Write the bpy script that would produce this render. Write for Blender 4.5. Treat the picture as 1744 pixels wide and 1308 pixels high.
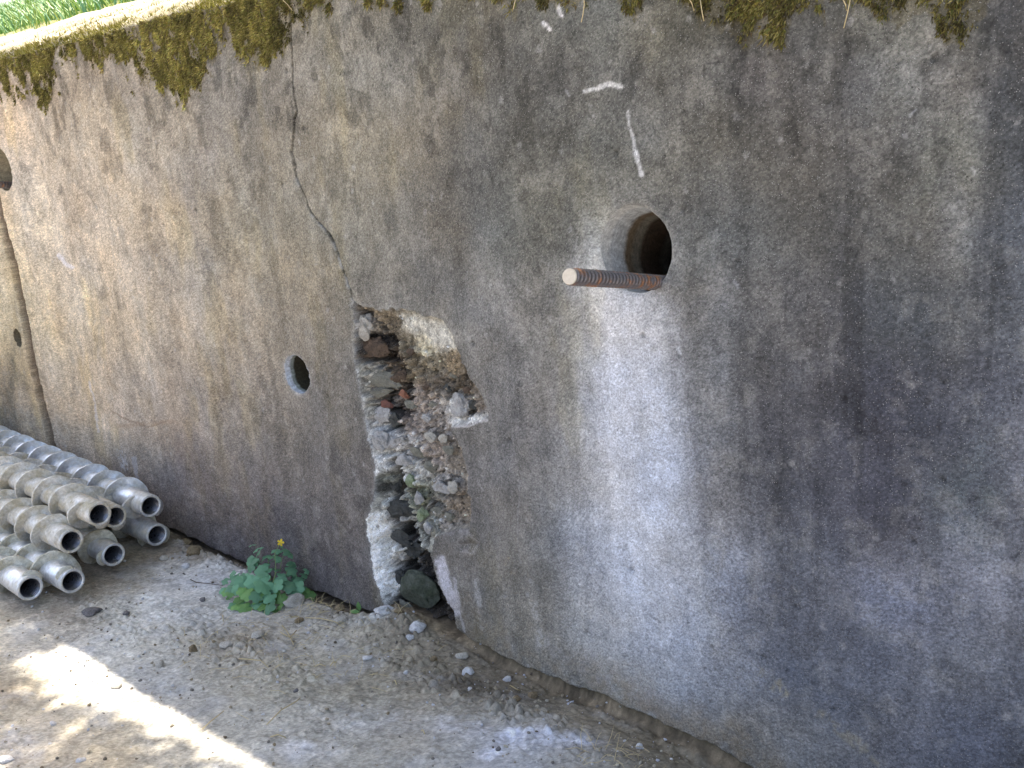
import bpy, bmesh, math, random
import numpy as np
from mathutils import Vector, Matrix

rnd = random.Random(7)
rng = np.random.default_rng(11)
scene = bpy.context.scene
for o in list(bpy.data.objects):
    bpy.data.objects.remove(o)
col = scene.collection

# ------------------------------------------------------------------ camera
F = 1680.0                                   # focal length in photo pixels
AZ, PITCH, ROLL = math.radians(47.8), math.radians(14), math.radians(4)
DV = np.array([-math.cos(AZ) * math.cos(PITCH), math.sin(AZ) * math.cos(PITCH), -math.sin(PITCH)])
R0 = np.cross(DV, [0, 0, 1.0]); R0 /= np.linalg.norm(R0)
U0 = np.cross(R0, DV)
RV = R0 * math.cos(ROLL) - U0 * math.sin(ROLL)
UV = U0 * math.cos(ROLL) + R0 * math.sin(ROLL)
CAM = np.array([0.0, -1.4893, 1.18])
cd = bpy.data.cameras.new('camera')
cam = bpy.data.objects.new('camera', cd); col.objects.link(cam)
cd.sensor_width = 36.0; cd.lens = 36.0 * F / 1744.0
cd.clip_start = 0.02; cd.clip_end = 500
m = Matrix.Identity(4)
for i in range(3):
    m[i][0] = RV[i]; m[i][1] = UV[i]; m[i][2] = -DV[i]; m[i][3] = CAM[i]
cam.matrix_world = m
cd.dof.use_dof = False
scene.camera = cam

# ------------------------------------------------------------------ light
SUN = Vector((-0.35, 0.368, 1.0)).normalized()          # direction towards the sun
elev = math.asin(SUN.z); azim = math.atan2(SUN.x, SUN.y)
w = bpy.data.worlds.new('World'); scene.world = w; w.use_nodes = True
nt = w.node_tree; nt.nodes.clear()
sky = nt.nodes.new('ShaderNodeTexSky'); sky.sky_type = 'NISHITA'; sky.sun_disc = False
sky.sun_elevation = elev; sky.sun_rotation = azim; sky.air_density = 1.0; sky.dust_density = 7.0; sky.ozone_density = 0.3
bg = nt.nodes.new('ShaderNodeBackground'); bg.inputs[1].default_value = 0.15
wo = nt.nodes.new('ShaderNodeOutputWorld')
nt.links.new(sky.outputs[0], bg.inputs[0]); nt.links.new(bg.outputs[0], wo.inputs[0])
sl = bpy.data.lights.new('sun', 'SUN'); sl.energy = 3.2; sl.angle = math.radians(0.6); sl.color = (1.0, 0.93, 0.8)
so = bpy.data.objects.new('sun', sl); col.objects.link(so)
so.rotation_euler = SUN.to_track_quat('Z', 'Y').to_euler(); so.location = (-3, 3, 8)
scene.view_settings.view_transform = 'Standard'; scene.view_settings.look = 'None'
scene.view_settings.gamma = 1.0; scene.view_settings.use_curve_mapping = False
scene.view_settings.exposure = 2.03
scene.render.engine = 'CYCLES'

# ------------------------------------------------------------------ geometry of the photograph
def ray(u, v):
    return DV + RV * ((u - 872) / F) - UV * ((v - 654) / F)
def on_wall(u, v, y=0.0):
    k = ray(u, v); return CAM + k * ((y - CAM[1]) / k[1])
def on_ground(u, v, z=0.0):
    k = ray(u, v); return CAM + k * ((z - CAM[2]) / k[2])
def project(P):
    q = P - CAM; z = q @ DV
    z = np.where(z < 0.05, 0.05, z)
    return 872 + F * (q @ RV) / z, 654 - F * (q @ UV) / z

# ------------------------------------------------------------------ noise
def _h(*a):
    n = np.zeros(a[0].shape, dtype=np.uint32)
    for k, c in zip((374761393, 668265263, 2147483647, 1274126177), a):
        n = n + (c.astype(np.int64) & 0xffffffff).astype(np.uint32) * np.uint32(k & 0xffffffff)
    n = (n ^ (n >> np.uint32(13))) * np.uint32(1274126177)
    n = (n ^ (n >> np.uint32(15))) * np.uint32(2246822519)
    return ((n ^ (n >> np.uint32(16))).astype(np.float64) / 4294967295.0)
def vn(x, y, s=0):
    xi, yi = np.floor(x), np.floor(y); fx, fy = x - xi, y - yi
    fx = fx * fx * fx * (fx * (fx * 6 - 15) + 10); fy = fy * fy * fy * (fy * (fy * 6 - 15) + 10)
    ss = np.full(x.shape, s)
    a, b, c, d = _h(xi, yi, ss), _h(xi + 1, yi, ss), _h(xi, yi + 1, ss), _h(xi + 1, yi + 1, ss)
    return (a + (b - a) * fx) * (1 - fy) + (c + (d - c) * fx) * fy
def fbm(x, y, s=0, o=4, g=0.5):
    t = np.zeros(x.shape); am = 1.0; n = 0
    for i in range(o):
        t += am * (vn(x * 2**i * 1.03 + 17.3 * i, y * 2**i * 0.98 - 5.7 * i, s + i) * 2 - 1); n += am; am *= g
    return t / n
def cells(x, y, s=0):
    """distance to the nearest jittered cell centre, and a random number of that cell"""
    xi, yi = np.floor(x), np.floor(y)
    best = np.full(x.shape, 9.0); idv = np.zeros(x.shape); sec = np.full(x.shape, 9.0)
    for i in (-1, 0, 1):
        for j in (-1, 0, 1):
            cx, cy = xi + i, yi + j; ss = np.full(x.shape, s)
            px = cx + _h(cx, cy, ss); py = cy + _h(cx, cy, ss + 5)
            d = np.hypot(x - px, y - py); r = _h(cx, cy, ss + 9)
            sec = np.where(d < best, best, np.minimum(sec, d))
            idv = np.where(d < best, r, idv); best = np.minimum(best, d)
    return best, sec, idv
def sm(a, b, x):
    t = np.clip((x - a) / (b - a), 0, 1); return t * t * (3 - 2 * t)
def lin(c):
    c = np.asarray(c, dtype=float) / 255.0
    return np.where(c <= 0.04045, c / 12.92, ((c + 0.055) / 1.055) ** 2.4)
def inpoly(px, py, poly):
    r = np.zeros(px.shape, bool); n = len(poly)
    for i in range(n):
        x1, y1 = poly[i]; x2, y2 = poly[(i + 1) % n]
        if y1 == y2: continue
        c = ((y1 > py) != (y2 > py)) & (px < (x2 - x1) * (py - y1) / (y2 - y1) + x1)
        r ^= c
    return r
def dpoly(px, py, poly, closed=True):
    d = np.full(px.shape, 1e9); n = len(poly)
    for i in range(n if closed else n - 1):
        x1, y1 = poly[i]; x2, y2 = poly[(i + 1) % n]
        dx, dy = x2 - x1, y2 - y1; L = dx * dx + dy * dy + 1e-9
        t = np.clip(((px - x1) * dx + (py - y1) * dy) / L, 0, 1)
        d = np.minimum(d, np.hypot(px - x1 - t * dx, py - y1 - t * dy))
    return d

# ------------------------------------------------------------------ object helpers
def tag(o, label=None, cat=None, group=None, kind=None):
    if label: o['label'] = label
    if cat: o['category'] = cat
    if group: o['group'] = group
    if kind: o['kind'] = kind
    return o
def link(name, me, parent=None, mat=None):
    o = bpy.data.objects.new(name, me); col.objects.link(o)
    if mat is not None and me is not None and not me.materials: me.materials.append(mat)
    if parent is not None: o.parent = parent
    return o
def empty(name, loc=(0, 0, 0)):
    o = bpy.data.objects.new(name, None); o.location = loc; o.empty_display_size = 0.05
    col.objects.link(o); return o
def npmesh(name, V, Fc, colr=None, smooth=True):
    """V (n,3), Fc (m,3|4), colr (n,3) linear"""
    me = bpy.data.meshes.new(name)
    V = np.ascontiguousarray(V, dtype=np.float32); Fc = np.ascontiguousarray(Fc, dtype=np.int32)
    k = Fc.shape[1]
    me.vertices.add(len(V)); me.vertices.foreach_set('co', V.ravel())
    me.loops.add(Fc.size); me.loops.foreach_set('vertex_index', Fc.ravel())
    me.polygons.add(len(Fc))
    me.polygons.foreach_set('loop_start', np.arange(0, Fc.size, k, dtype=np.int32))
    me.polygons.foreach_set('use_smooth', np.full(len(Fc), smooth))
    me.update(calc_edges=True)
    if colr is not None:
        a = me.color_attributes.new('tint', 'FLOAT_COLOR', 'POINT')
        c = np.ones((len(V), 4), dtype=np.float32); c[:, :3] = colr
        a.data.foreach_set('color', c.ravel())
    return me
def gridfaces(nx, ny):
    i = np.arange(nx - 1)[:, None] * ny + np.arange(ny - 1)[None, :]
    return np.stack([i, i + ny, i + ny + 1, i + 1], -1).reshape(-1, 4)

# ------------------------------------------------------------------ materials
class MB:
    def __init__(s, name):
        s.m = bpy.data.materials.new(name); s.m.use_nodes = True; s.t = s.m.node_tree
        s.b = s.t.nodes['Principled BSDF']; s.o = s.t.nodes['Material Output']
        s.tc = s.t.nodes.new('ShaderNodeTexCoord').outputs['Object']
    def n(s, ty, **k):
        x = s.t.nodes.new(ty)
        for a, v in k.items(): setattr(x, a, v)
        return x
    def noise(s, sc, det=4, rough=0.6, vec=None, out=0):
        x = s.n('ShaderNodeTexNoise'); x.inputs['Scale'].default_value = sc
        x.inputs['Detail'].default_value = det; x.inputs['Roughness'].default_value = rough
        s.t.links.new(vec or s.tc, x.inputs['Vector']); return x.outputs[out]
    def voro(s, sc, feat='F1', out='Distance', vec=None):
        x = s.n('ShaderNodeTexVoronoi'); x.feature = feat; x.inputs['Scale'].default_value = sc
        s.t.links.new(vec or s.tc, x.inputs['Vector']); return x.outputs[out]
    def scale(s, v):
        x = s.n('ShaderNodeMapping'); x.inputs['Scale'].default_value = v
        s.t.links.new(s.tc, x.inputs['Vector']); return x.outputs[0]
    def rng(s, v, a, b, c, d):
        x = s.n('ShaderNodeMapRange'); x.clamp = True
        for i, q in enumerate((a, b, c, d)): x.inputs[i + 1].default_value = q
        s.t.links.new(v, x.inputs[0]); return x.outputs[0]
    def math(s, op, a, b):
        x = s.n('ShaderNodeMath', operation=op)
        for i, q in enumerate((a, b)):
            if isinstance(q, (int, float)): x.inputs[i].default_value = q
            else: s.t.links.new(q, x.inputs[i])
        return x.outputs[0]
    def mix(s, fac, a, b, mode='MIX'):
        x = s.n('ShaderNodeMix', data_type='RGBA', blend_type=mode)
        for i, q in ((0, fac), (6, a), (7, b)):
            if isinstance(q, (int, float)): x.inputs[i].default_value = q
            elif isinstance(q, (tuple, list, np.ndarray)): x.inputs[i].default_value = (*[float(z) for z in q[:3]], 1)
            else: s.t.links.new(q, x.inputs[i])
        return x.outputs[2]
    def tint(s): 
        x = s.n('ShaderNodeVertexColor'); x.layer_name = 'tint'; return x.outputs[0]
    def bump(s, h, strength, dist, prev=None):
        x = s.n('ShaderNodeBump'); x.inputs['Strength'].default_value = strength; x.inputs['Distance'].default_value = dist
        s.t.links.new(h, x.inputs['Height'])
        if prev is not None: s.t.links.new(prev, x.inputs['Normal'])
        return x.outputs[0]
    def done(s, color, rough=0.9, normal=None, spec=0.3, metal=0.0):
        def setv(n, v):
            if isinstance(v, (int, float)): s.b.inputs[n].default_value = v
            elif isinstance(v, (tuple, list, np.ndarray)): s.b.inputs[n].default_value = (*[float(z) for z in v[:3]], 1)
            else: s.t.links.new(v, s.b.inputs[n])
        setv('Base Color', color); setv('Roughness', rough); setv('Metallic', metal); setv('Specular IOR Level', spec)
        if normal is not None: s.t.links.new(normal, s.b.inputs['Normal'])
        return s.m

def mat_concrete():
    b = MB('weathered_concrete'); t = b.tint()
    n1 = b.noise(90, 6, 0.75); n2 = b.noise(270, 4, 0.8); n3 = b.noise(14, 6, 0.65)
    v = b.voro(260); vb = b.voro(210)
    f = b.math('MULTIPLY', b.rng(n1, 0.3, 0.72, 0.86, 1.15), b.rng(n2, 0.32, 0.68, 0.52, 1.48))
    f = b.math('MULTIPLY', f, b.rng(n3, 0.3, 0.7, 0.86, 1.14))
    c = b.mix(1.0, t, b_comb(b, f), 'MULTIPLY')
    # pale sand grains standing in the weathered skin
    gr = b.math('MULTIPLY', b.rng(v, 0.16, 0.26, 1.0, 0.0), b.rng(b.noise(120, 3, .7), 0.44, 0.58, 0.0, 1.0))
    c = b.mix(b.math('MULTIPLY', gr, 0.5), c, lin((214, 212, 208)))
    pit = b.math('MULTIPLY', b.rng(vb, 0.14, 0.24, 1.0, 0.0), b.rng(b.noise(45, 3, .6), 0.50, 0.60, 0.0, 1.0))
    c = b.mix(b.math('MULTIPLY', pit, 0.5), c, lin((48, 45, 44)))  # pits darkened in the colour, standing in for relief shading
    h = b.math('ADD', b.math('MULTIPLY', n1, 0.6), b.math('MULTIPLY', n2, 0.5))
    h = b.math('SUBTRACT', h, b.math('MULTIPLY', pit, 0.5))
    h = b.math('ADD', h, b.math('MULTIPLY', gr, 0.35))
    return b.done(c, 0.92, b.bump(h, 1.0, 0.0045), 0.25)
def b_comb(b, f):
    x = b.n('ShaderNodeCombineColor')
    for i in range(3): b.t.links.new(f, x.inputs[i])
    return x.outputs[0]
def mat_tinted(name, sc=120, amt=0.3, bump=0.002, rough=0.95, spec=0.2):
    b = MB(name); t = b.tint()
    n1 = b.noise(sc, 5, 0.7); n2 = b.noise(sc * 4.2, 3, 0.7)
    f = b.math('MULTIPLY', b.rng(n1, 0.3, 0.7, 1 - amt, 1 + amt), b.rng(n2, 0.3, 0.7, 1 - amt * .8, 1 + amt * .8))
    c = b.mix(1.0, t, b_comb(b, f), 'MULTIPLY')
    h = b.math('ADD', n1, b.math('MULTIPLY', n2, 0.5))
    return b.done(c, rough, b.bump(h, 0.9, bump), spec)
def mat_stone(name, rgb, rgb2, sc=60, bump=0.003, rough=0.9):
    b = MB(name)
    n1 = b.noise(sc, 6, 0.7); n2 = b.noise(sc * 6, 3, 0.7); v = b.voro(sc * 4)
    c = b.mix(b.rng(n1, 0.35, 0.65, 0, 1), lin(rgb), lin(rgb2))
    c = b.mix(1.0, c, b_comb(b, b.rng(n2, 0.3, 0.7, 0.68, 1.28)), 'MULTIPLY')
    return b.done(c, rough, b.bump(b.math('ADD', b.math('MULTIPLY', n1, 1.4), n2), 0.9, bump), 0.25)
M = {}
M['concrete'] = mat_concrete()
M['rubble'] = mat_tinted('crumbled_mortar', 130, 0.36, 0.003)
M['soil'] = mat_tinted('dusty_soil', 110, 0.2, 0.0026)
M['moss'] = mat_tinted('dry_moss', 200, 0.25, 0.001, 0.9, 0.15)
M['grass'] = mat_tinted('grass_blade', 60, 0.15, 0.0005, 0.6, 0.3)

# ------------------------------------------------------------------ WALL
ZTOP = 1.545
BOT = [(-9, .0), (-4.6, -.0), (-3.2, 0.0), (-2.912, .009), (-2.70, .002), (-2.481, -.018), (-2.30, -.02), (-2.1, -.008), (-1.9, -.002), (-1.87, .0), (-1.62, .03), (-1.58, .04),
       (-1.505, .027), (-1.38, .012), (-1.259, .006), (-1.15, .016), (-1.043, .013), (-.93, -.0), (-.841, -.009), (-.6, -.03), (0, -.05), (3, -.05)]
def zbot(x):
    a = np.array(BOT); return np.interp(x, a[:, 0], a[:, 1])
CRACK = [(494, -60), (493, 0), (497, 60), (501, 110), (500, 150), (505, 190), (501, 200), (499, 232), (496, 258), (499, 272), (502, 300), (508, 314), (518, 336), (521, 352), (532, 369), (541, 380),
         (552, 392), (562, 405), (569, 421), (576, 440), (582, 458), (590, 478), (596, 498), (600, 514)]
CRW = np.interp(np.arange(len(CRACK)), [0, 4, 6, 8, 9, 11, 13, 15, 17, 19, 23], [.0012, .0015, .0022, .004, .0055, .0025, .003, .0035, .0055, .003, .0035])
CAV = [(600, 512), (612, 518), (640, 529), (665, 526), (690, 529), (725, 539), (752, 547), (770, 566), (785, 602), (800, 640), (818, 668), (831, 693), (831, 712), (800, 722),
       (768, 728), (776, 745), (786, 770), (793, 800), (797, 840), (803, 880), (796, 900), (762, 906), (738, 918), (729, 945), (740, 985), (752, 1010), (772, 1044),
       (790, 1120), (640, 1120), (657, 1046), (648, 1020), (640, 985), (630, 945), (623, 900), (625, 872), (634, 850), (637, 815), (636, 785), (632, 760), (624, 735), (618, 700), (610, 660), (603, 625), (598, 590),
       (600, 560), (597, 530)]
# px, py, depth mm, colour (deep points darkened to stand in for shade)
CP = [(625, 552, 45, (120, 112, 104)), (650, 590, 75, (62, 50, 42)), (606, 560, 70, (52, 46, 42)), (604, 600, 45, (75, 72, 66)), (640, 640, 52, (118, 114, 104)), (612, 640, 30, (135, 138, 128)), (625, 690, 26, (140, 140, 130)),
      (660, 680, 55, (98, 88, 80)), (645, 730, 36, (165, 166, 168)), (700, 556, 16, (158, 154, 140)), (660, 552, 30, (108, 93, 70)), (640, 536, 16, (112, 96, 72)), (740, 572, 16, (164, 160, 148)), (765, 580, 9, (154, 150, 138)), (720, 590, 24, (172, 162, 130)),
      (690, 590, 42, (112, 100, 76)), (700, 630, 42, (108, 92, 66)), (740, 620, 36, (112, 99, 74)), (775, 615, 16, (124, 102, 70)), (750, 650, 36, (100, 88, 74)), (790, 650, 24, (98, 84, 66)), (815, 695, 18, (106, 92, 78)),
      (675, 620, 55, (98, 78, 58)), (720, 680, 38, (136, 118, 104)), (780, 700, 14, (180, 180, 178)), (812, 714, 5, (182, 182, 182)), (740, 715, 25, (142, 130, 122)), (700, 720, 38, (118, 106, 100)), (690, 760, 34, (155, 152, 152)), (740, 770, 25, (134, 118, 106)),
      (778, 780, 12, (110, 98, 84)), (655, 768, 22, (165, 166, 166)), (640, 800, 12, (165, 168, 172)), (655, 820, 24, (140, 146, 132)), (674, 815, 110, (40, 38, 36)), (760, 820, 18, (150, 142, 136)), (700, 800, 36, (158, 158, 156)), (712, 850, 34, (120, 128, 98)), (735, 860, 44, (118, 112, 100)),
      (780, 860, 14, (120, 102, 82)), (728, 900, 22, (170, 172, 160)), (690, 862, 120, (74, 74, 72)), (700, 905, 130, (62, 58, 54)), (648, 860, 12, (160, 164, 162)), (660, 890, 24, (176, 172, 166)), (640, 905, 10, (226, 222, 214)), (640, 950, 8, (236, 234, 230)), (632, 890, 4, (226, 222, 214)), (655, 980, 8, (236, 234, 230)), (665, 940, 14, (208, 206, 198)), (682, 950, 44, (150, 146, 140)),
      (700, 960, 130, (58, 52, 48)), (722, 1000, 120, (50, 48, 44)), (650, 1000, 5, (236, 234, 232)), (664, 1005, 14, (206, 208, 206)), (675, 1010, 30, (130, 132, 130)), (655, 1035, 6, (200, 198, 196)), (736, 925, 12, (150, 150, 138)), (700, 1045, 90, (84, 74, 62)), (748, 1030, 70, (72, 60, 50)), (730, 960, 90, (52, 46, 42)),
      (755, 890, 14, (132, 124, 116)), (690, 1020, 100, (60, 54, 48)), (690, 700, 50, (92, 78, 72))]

# tone map of the weathered skin, read along the wall (sRGB), columns / rows in photo pixels
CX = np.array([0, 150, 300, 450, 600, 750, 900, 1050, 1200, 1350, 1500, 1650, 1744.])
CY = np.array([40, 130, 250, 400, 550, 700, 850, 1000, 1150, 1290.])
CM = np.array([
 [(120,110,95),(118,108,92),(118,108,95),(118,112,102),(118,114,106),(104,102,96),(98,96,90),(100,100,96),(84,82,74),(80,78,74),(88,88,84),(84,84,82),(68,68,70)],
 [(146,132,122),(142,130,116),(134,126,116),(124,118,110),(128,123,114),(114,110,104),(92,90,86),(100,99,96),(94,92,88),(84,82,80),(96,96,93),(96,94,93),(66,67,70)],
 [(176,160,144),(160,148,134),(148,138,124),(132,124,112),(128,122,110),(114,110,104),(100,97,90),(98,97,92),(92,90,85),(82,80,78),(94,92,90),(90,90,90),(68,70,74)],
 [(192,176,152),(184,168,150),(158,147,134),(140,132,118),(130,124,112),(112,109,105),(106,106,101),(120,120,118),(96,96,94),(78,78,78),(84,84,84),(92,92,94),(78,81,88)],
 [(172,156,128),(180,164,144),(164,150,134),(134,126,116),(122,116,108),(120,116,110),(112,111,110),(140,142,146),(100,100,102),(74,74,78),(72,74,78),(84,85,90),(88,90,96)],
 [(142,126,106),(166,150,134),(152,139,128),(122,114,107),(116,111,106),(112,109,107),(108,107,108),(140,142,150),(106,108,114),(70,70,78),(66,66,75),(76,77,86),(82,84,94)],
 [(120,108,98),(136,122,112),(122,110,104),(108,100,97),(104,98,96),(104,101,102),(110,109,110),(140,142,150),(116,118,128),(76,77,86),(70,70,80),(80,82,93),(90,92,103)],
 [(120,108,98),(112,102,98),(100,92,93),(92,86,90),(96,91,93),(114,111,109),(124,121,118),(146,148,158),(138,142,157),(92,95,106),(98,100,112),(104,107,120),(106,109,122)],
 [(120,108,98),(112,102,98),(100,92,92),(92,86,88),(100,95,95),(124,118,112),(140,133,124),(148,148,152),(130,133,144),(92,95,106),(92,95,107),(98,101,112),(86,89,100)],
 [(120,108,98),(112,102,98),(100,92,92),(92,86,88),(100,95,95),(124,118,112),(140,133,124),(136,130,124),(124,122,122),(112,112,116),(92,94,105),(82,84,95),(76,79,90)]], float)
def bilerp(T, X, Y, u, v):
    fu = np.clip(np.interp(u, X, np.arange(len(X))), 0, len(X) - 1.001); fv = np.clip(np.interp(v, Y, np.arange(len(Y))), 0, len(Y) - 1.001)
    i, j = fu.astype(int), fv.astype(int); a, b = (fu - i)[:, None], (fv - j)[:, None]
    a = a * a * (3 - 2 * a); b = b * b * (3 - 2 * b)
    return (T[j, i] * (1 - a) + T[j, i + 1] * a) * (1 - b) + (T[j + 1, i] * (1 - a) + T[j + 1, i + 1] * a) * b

MOSS = [(-40, -60), (-60, 150), (0, 142), (14, 132), (30, 158), (42, 112), (60, 150), (84, 168), (96, 132), (90, 96), (110, 84), (130, 100), (150, 106), (165, 90), (190, 100), (210, 105), (235, 116),
        (260, 140), (290, 146), (315, 167), (336, 160), (352, 122), (368, 82), (386, 72), (408, 108), (440, 112), (470, 96), (492, 72), (498, 24), (540, 12), (580, 4), (600, -12), (860, -12), (872, 10), (898, 14), (920, 0),
        (1180, -2), (1192, 20), (1215, 46), (1260, 60), (1290, 66), (1335, 50), (1350, 26), (1400, 16), (1440, 2), (1500, 10), (1580, 24), (1610, 52), (1640, 62), (1660, 34), (1678, -6), (1700, -60)]
PALE = lambda *a: a
# thin pale marks: polyline px, half width px, colour, strength
MARKS = [([(994, 156), (1012, 150)], 3.2, (215, 214, 212), .9), ([(1018, 150), (1038, 143), (1058, 147)], 4.2, (222, 220, 218), .9), ([(1069, 192), (1076, 230), (1082, 262)], 2.6, (205, 204, 204), .85), ([(1082, 262), (1091, 297)], 4.0, (212, 211, 212), .85),
         ([(952, 12), (958, 28)], 5.5, (222, 220, 222), .95), ([(928, 40), (936, 50)], 4, (225, 222, 222), .95), ([(960, 156), (966, 163)], 3.5, (170, 170, 172), .6), ([(98, 436), (112, 452), (124, 456)], 4.5, (226, 222, 228), .8),
         ([(1156, 594), (1160, 604)], 4, (196, 198, 205), .8), ([(1526, 222), (1540, 232)], 6, (150, 150, 154), .6), ([(1560, 185), (1548, 196)], 3, (165, 165, 168), .6), ([(1250, 480), (1256, 490)], 3, (170, 172, 178), .6),
         ([(152, 650), (162, 690), (168, 735)], 2.5, (206, 200, 202), .7), ([(640, 265), (628, 280)], 2, (165, 155, 140), .4), ([(205, 770), (214, 800)], 8, (205, 203, 206), .7), ([(228, 780), (234, 812)], 5, (190, 188, 194), .55), ([(186, 700), (250, 728), (285, 716)], 2.0, (120, 100, 82), .5),
         ([(200, 726), (300, 718)], 5, (160, 136, 112), .4), ([(748, 958), (757, 990), (768, 1020), (774, 1040)], 13, (214, 210, 218), .95), ([(772, 985), (782, 1045), (790, 1075)], 3.5, (190, 186, 190), .7), ([(810, 990), (815, 1030), (820, 1080)], 6.5, (182, 180, 178), .7), ([(860, 1060), (868, 1110)], 7, (166, 160, 152), .55),
         ([(905, 1020), (915, 1060), (918, 1110)], 8, (186, 182, 178), .6), ([(925, 1095), (960, 1130), (1010, 1160)], 13, (176, 172, 170), .5), ([(1000, 1120), (1060, 1170), (1120, 1200)], 20, (172, 168, 170), .5), ([(862, 950), (868, 972)], 7, (162, 146, 116), .7), ([(884, 820), (880, 900), (886, 960)], 1.5, (155, 152, 152), .5),
         ([(904, 860), (908, 980)], 1.2, (160, 158, 158), .45), ([(812, 818), (822, 836)], 2, (175, 172, 172), .6), ([(842, 870), (846, 950)], 1.2, (140, 136, 132), .45), ([(1296, 1142), (1318, 1166), (1330, 1178)], 9, (150, 142, 120), .65), ([(1330, 1160), (1340, 1180)], 7, (156, 148, 124), .7), ([(1400, 1215), (1440, 1250), (1500, 1300)], 11, (146, 138, 118), .6),
         ([(1100, 1045), (1125, 1062)], 1.5, (110, 110, 112), .5), ([(795, 905), (812, 925), (806, 944), (790, 940)], 2.2, (180, 174, 174), .4), ([(760, 912), (790, 908)], 10, (150, 146, 148), .6), ([(1218, 90), (1225, 110)], 2, (60, 58, 56), .7), ([(1206, 108), (1228, 104)], 1.6, (52, 50, 50), .7),
         ([(1290, 408), (1330, 416)], 1.5, (60, 60, 62), .5), ([(836, 716), (900, 724), (930, 738)], 1.3, (70, 66, 66), .5), ([(770, 726), (800, 724), (830, 714)], 3.5, (200, 198, 200), .8), ([(560, 380), (575, 402)], 2, (120, 104, 84), .3), ([(740, 606), (752, 603)], 2, (170, 160, 140), .5), ([(1180, 650), (1186, 690)], 3, (150, 150, 156), .35)]
BLOBS = [(790, 330, 60, 260, (86, 84, 80), .35), (1310, 150, 42, 55, (70, 66, 68), .55), (1440, 120, 60, 70, (66, 66, 68), .5), (960, 105, 90, 55, (78, 75, 68), .5), (1390, 210, 60, 60, (72, 72, 74), .4), (1440, 600, 42, 240, (60, 60, 66), .6), (1330, 640, 90, 220, (86, 86, 86), .4), (1560, 560, 34, 200, (60, 64, 68), .45),
         (1480, 720, 120, 130, (66, 66, 74), .35), (1620, 300, 80, 110, (112, 112, 96), .35), (1560, 120, 90, 60, (122, 118, 112), .4), (1640, 470, 60, 220, (104, 102, 92), .3), (1380, 1010, 110, 40, (72, 74, 84), .45), (1340, 1090, 130, 60, (74, 76, 88), .4), (1560, 1010, 110, 60, (120, 122, 136), .4), (1650, 860, 60, 90, (70, 84, 78), .3), (1735, 250, 36, 380, (62, 66, 72), .3),
         (1210, 720, 50, 300, (120, 118, 116), .25), (1120, 780, 90, 500, (150, 152, 160), .18), (350, 280, 40, 90, (104, 98, 88), .45), (360, 200, 60, 80, (112, 104, 94), .4), (230, 240, 50, 50, (182, 168, 152), .4), (330, 300, 30, 60, (176, 162, 148), .45), (280, 300, 26, 60, (178, 162, 148), .4), (140, 330, 60, 60, (182, 164, 146), .35),
         (80, 610, 22, 170, (190, 168, 128), .22), (20, 560, 14, 60, (196, 170, 118), .45), (20, 640, 12, 90, (112, 106, 90), .6), (8, 700, 20, 90, (88, 84, 74), .6), (60, 420, 18, 120, (200, 184, 166), .4), (430, 640, 26, 120, (182, 162, 140), .3), (380, 640, 26, 160, (178, 160, 140), .3), (340, 560, 40, 110, (176, 162, 146), .3), (240, 440, 60, 60, (176, 160, 144), .3),
         (460, 900, 130, 60, (92, 84, 86), .5), (330, 810, 80, 60, (118, 106, 104), .4), (560, 780, 50, 140, (112, 104, 98), .3), (900, 1090, 60, 60, (150, 140, 122), .35), (1020, 1060, 50, 60, (168, 158, 140), .4), (860, 1150, 60, 30, (140, 122, 104), .3), (1080, 1130, 60, 40, (160, 150, 132), .35), (1290, 1250, 110, 34, (128, 120, 110), .45), (800, 960, 50, 70, (112, 104, 98), .3),
         (1240, 330, 120, 40, (84, 80, 74), .4), (800, 480, 120, 60, (128, 124, 118), .3), (640, 420, 60, 160, (134, 126, 108), .3), (690, 560, 120, 30, (140, 136, 122), .2), (850, 560, 60, 80, (124, 120, 118), .35), (880, 780, 60, 120, (118, 114, 114), .3), (730, 60, 60, 40, (84, 80, 74), .4), (720, 60, 16, 12, (64, 60, 56), .6), (430, 160, 40, 50, (112, 106, 98), .4), (200, 130, 100, 30, (128, 116, 104), .4)]

HOLES = []          # x, z, r, length, tilt
def addhole(u0, v0, u1, v1, r=None):
    a, b = on_wall(u0, v0), on_wall(u1, v1)
    HOLES.append(((a[0] + b[0]) / 2, (a[2] + b[2]) / 2, r or (a[2] - b[2]) / 2))
addhole(1078, 350, 1084, 500); HOLES[0] = (-1.030, HOLES[0][1], .080)
addhole(498, 605, 508, 671)
addhole(26, 560, 30, 592, .036)
HOLES.append((-3.70, 1.18 + .012, .074))

def wall_cols():
    segs = [(-9, -4.7, .08), (-4.7, -3.4, .009), (-3.4, -2.16, .0052), (-2.16, -1.34, .0021), (-1.34, -.22, .0036), (-.22, 3, .06)]
    x = []
    for a, b, s in segs: x += list(np.arange(a, b, s))
    return np.array(x)
wx = wall_cols(); NR = 530
tt = np.linspace(0, 1, NR)
X = np.repeat(wx, NR); T = np.tile(tt, len(wx))
zb = zbot(X) + (fbm(X * 26, X * 0 + 3, 5, 4) * .008) * sm(-4.6, -3, X)
jagt = fbm(X * 6, X * 0, 61, 3) * .012
Z = zb + (ZTOP + jagt - zb) * T
Pw = np.stack([X, np.zeros_like(X), Z], 1)
U, V = project(Pw)
infr = (U > -300) & (U < 2000) & (V > -300) & (V < 1600)
Y = fbm(X * 4, Z * 4, 1, 3) * .010 + fbm(X * 22, Z * 22, 8, 4) * .0022 + fbm(X * 130, Z * 130, 9, 3) * .0011 + (rng.random(X.shape) - .5) * .0009
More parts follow.
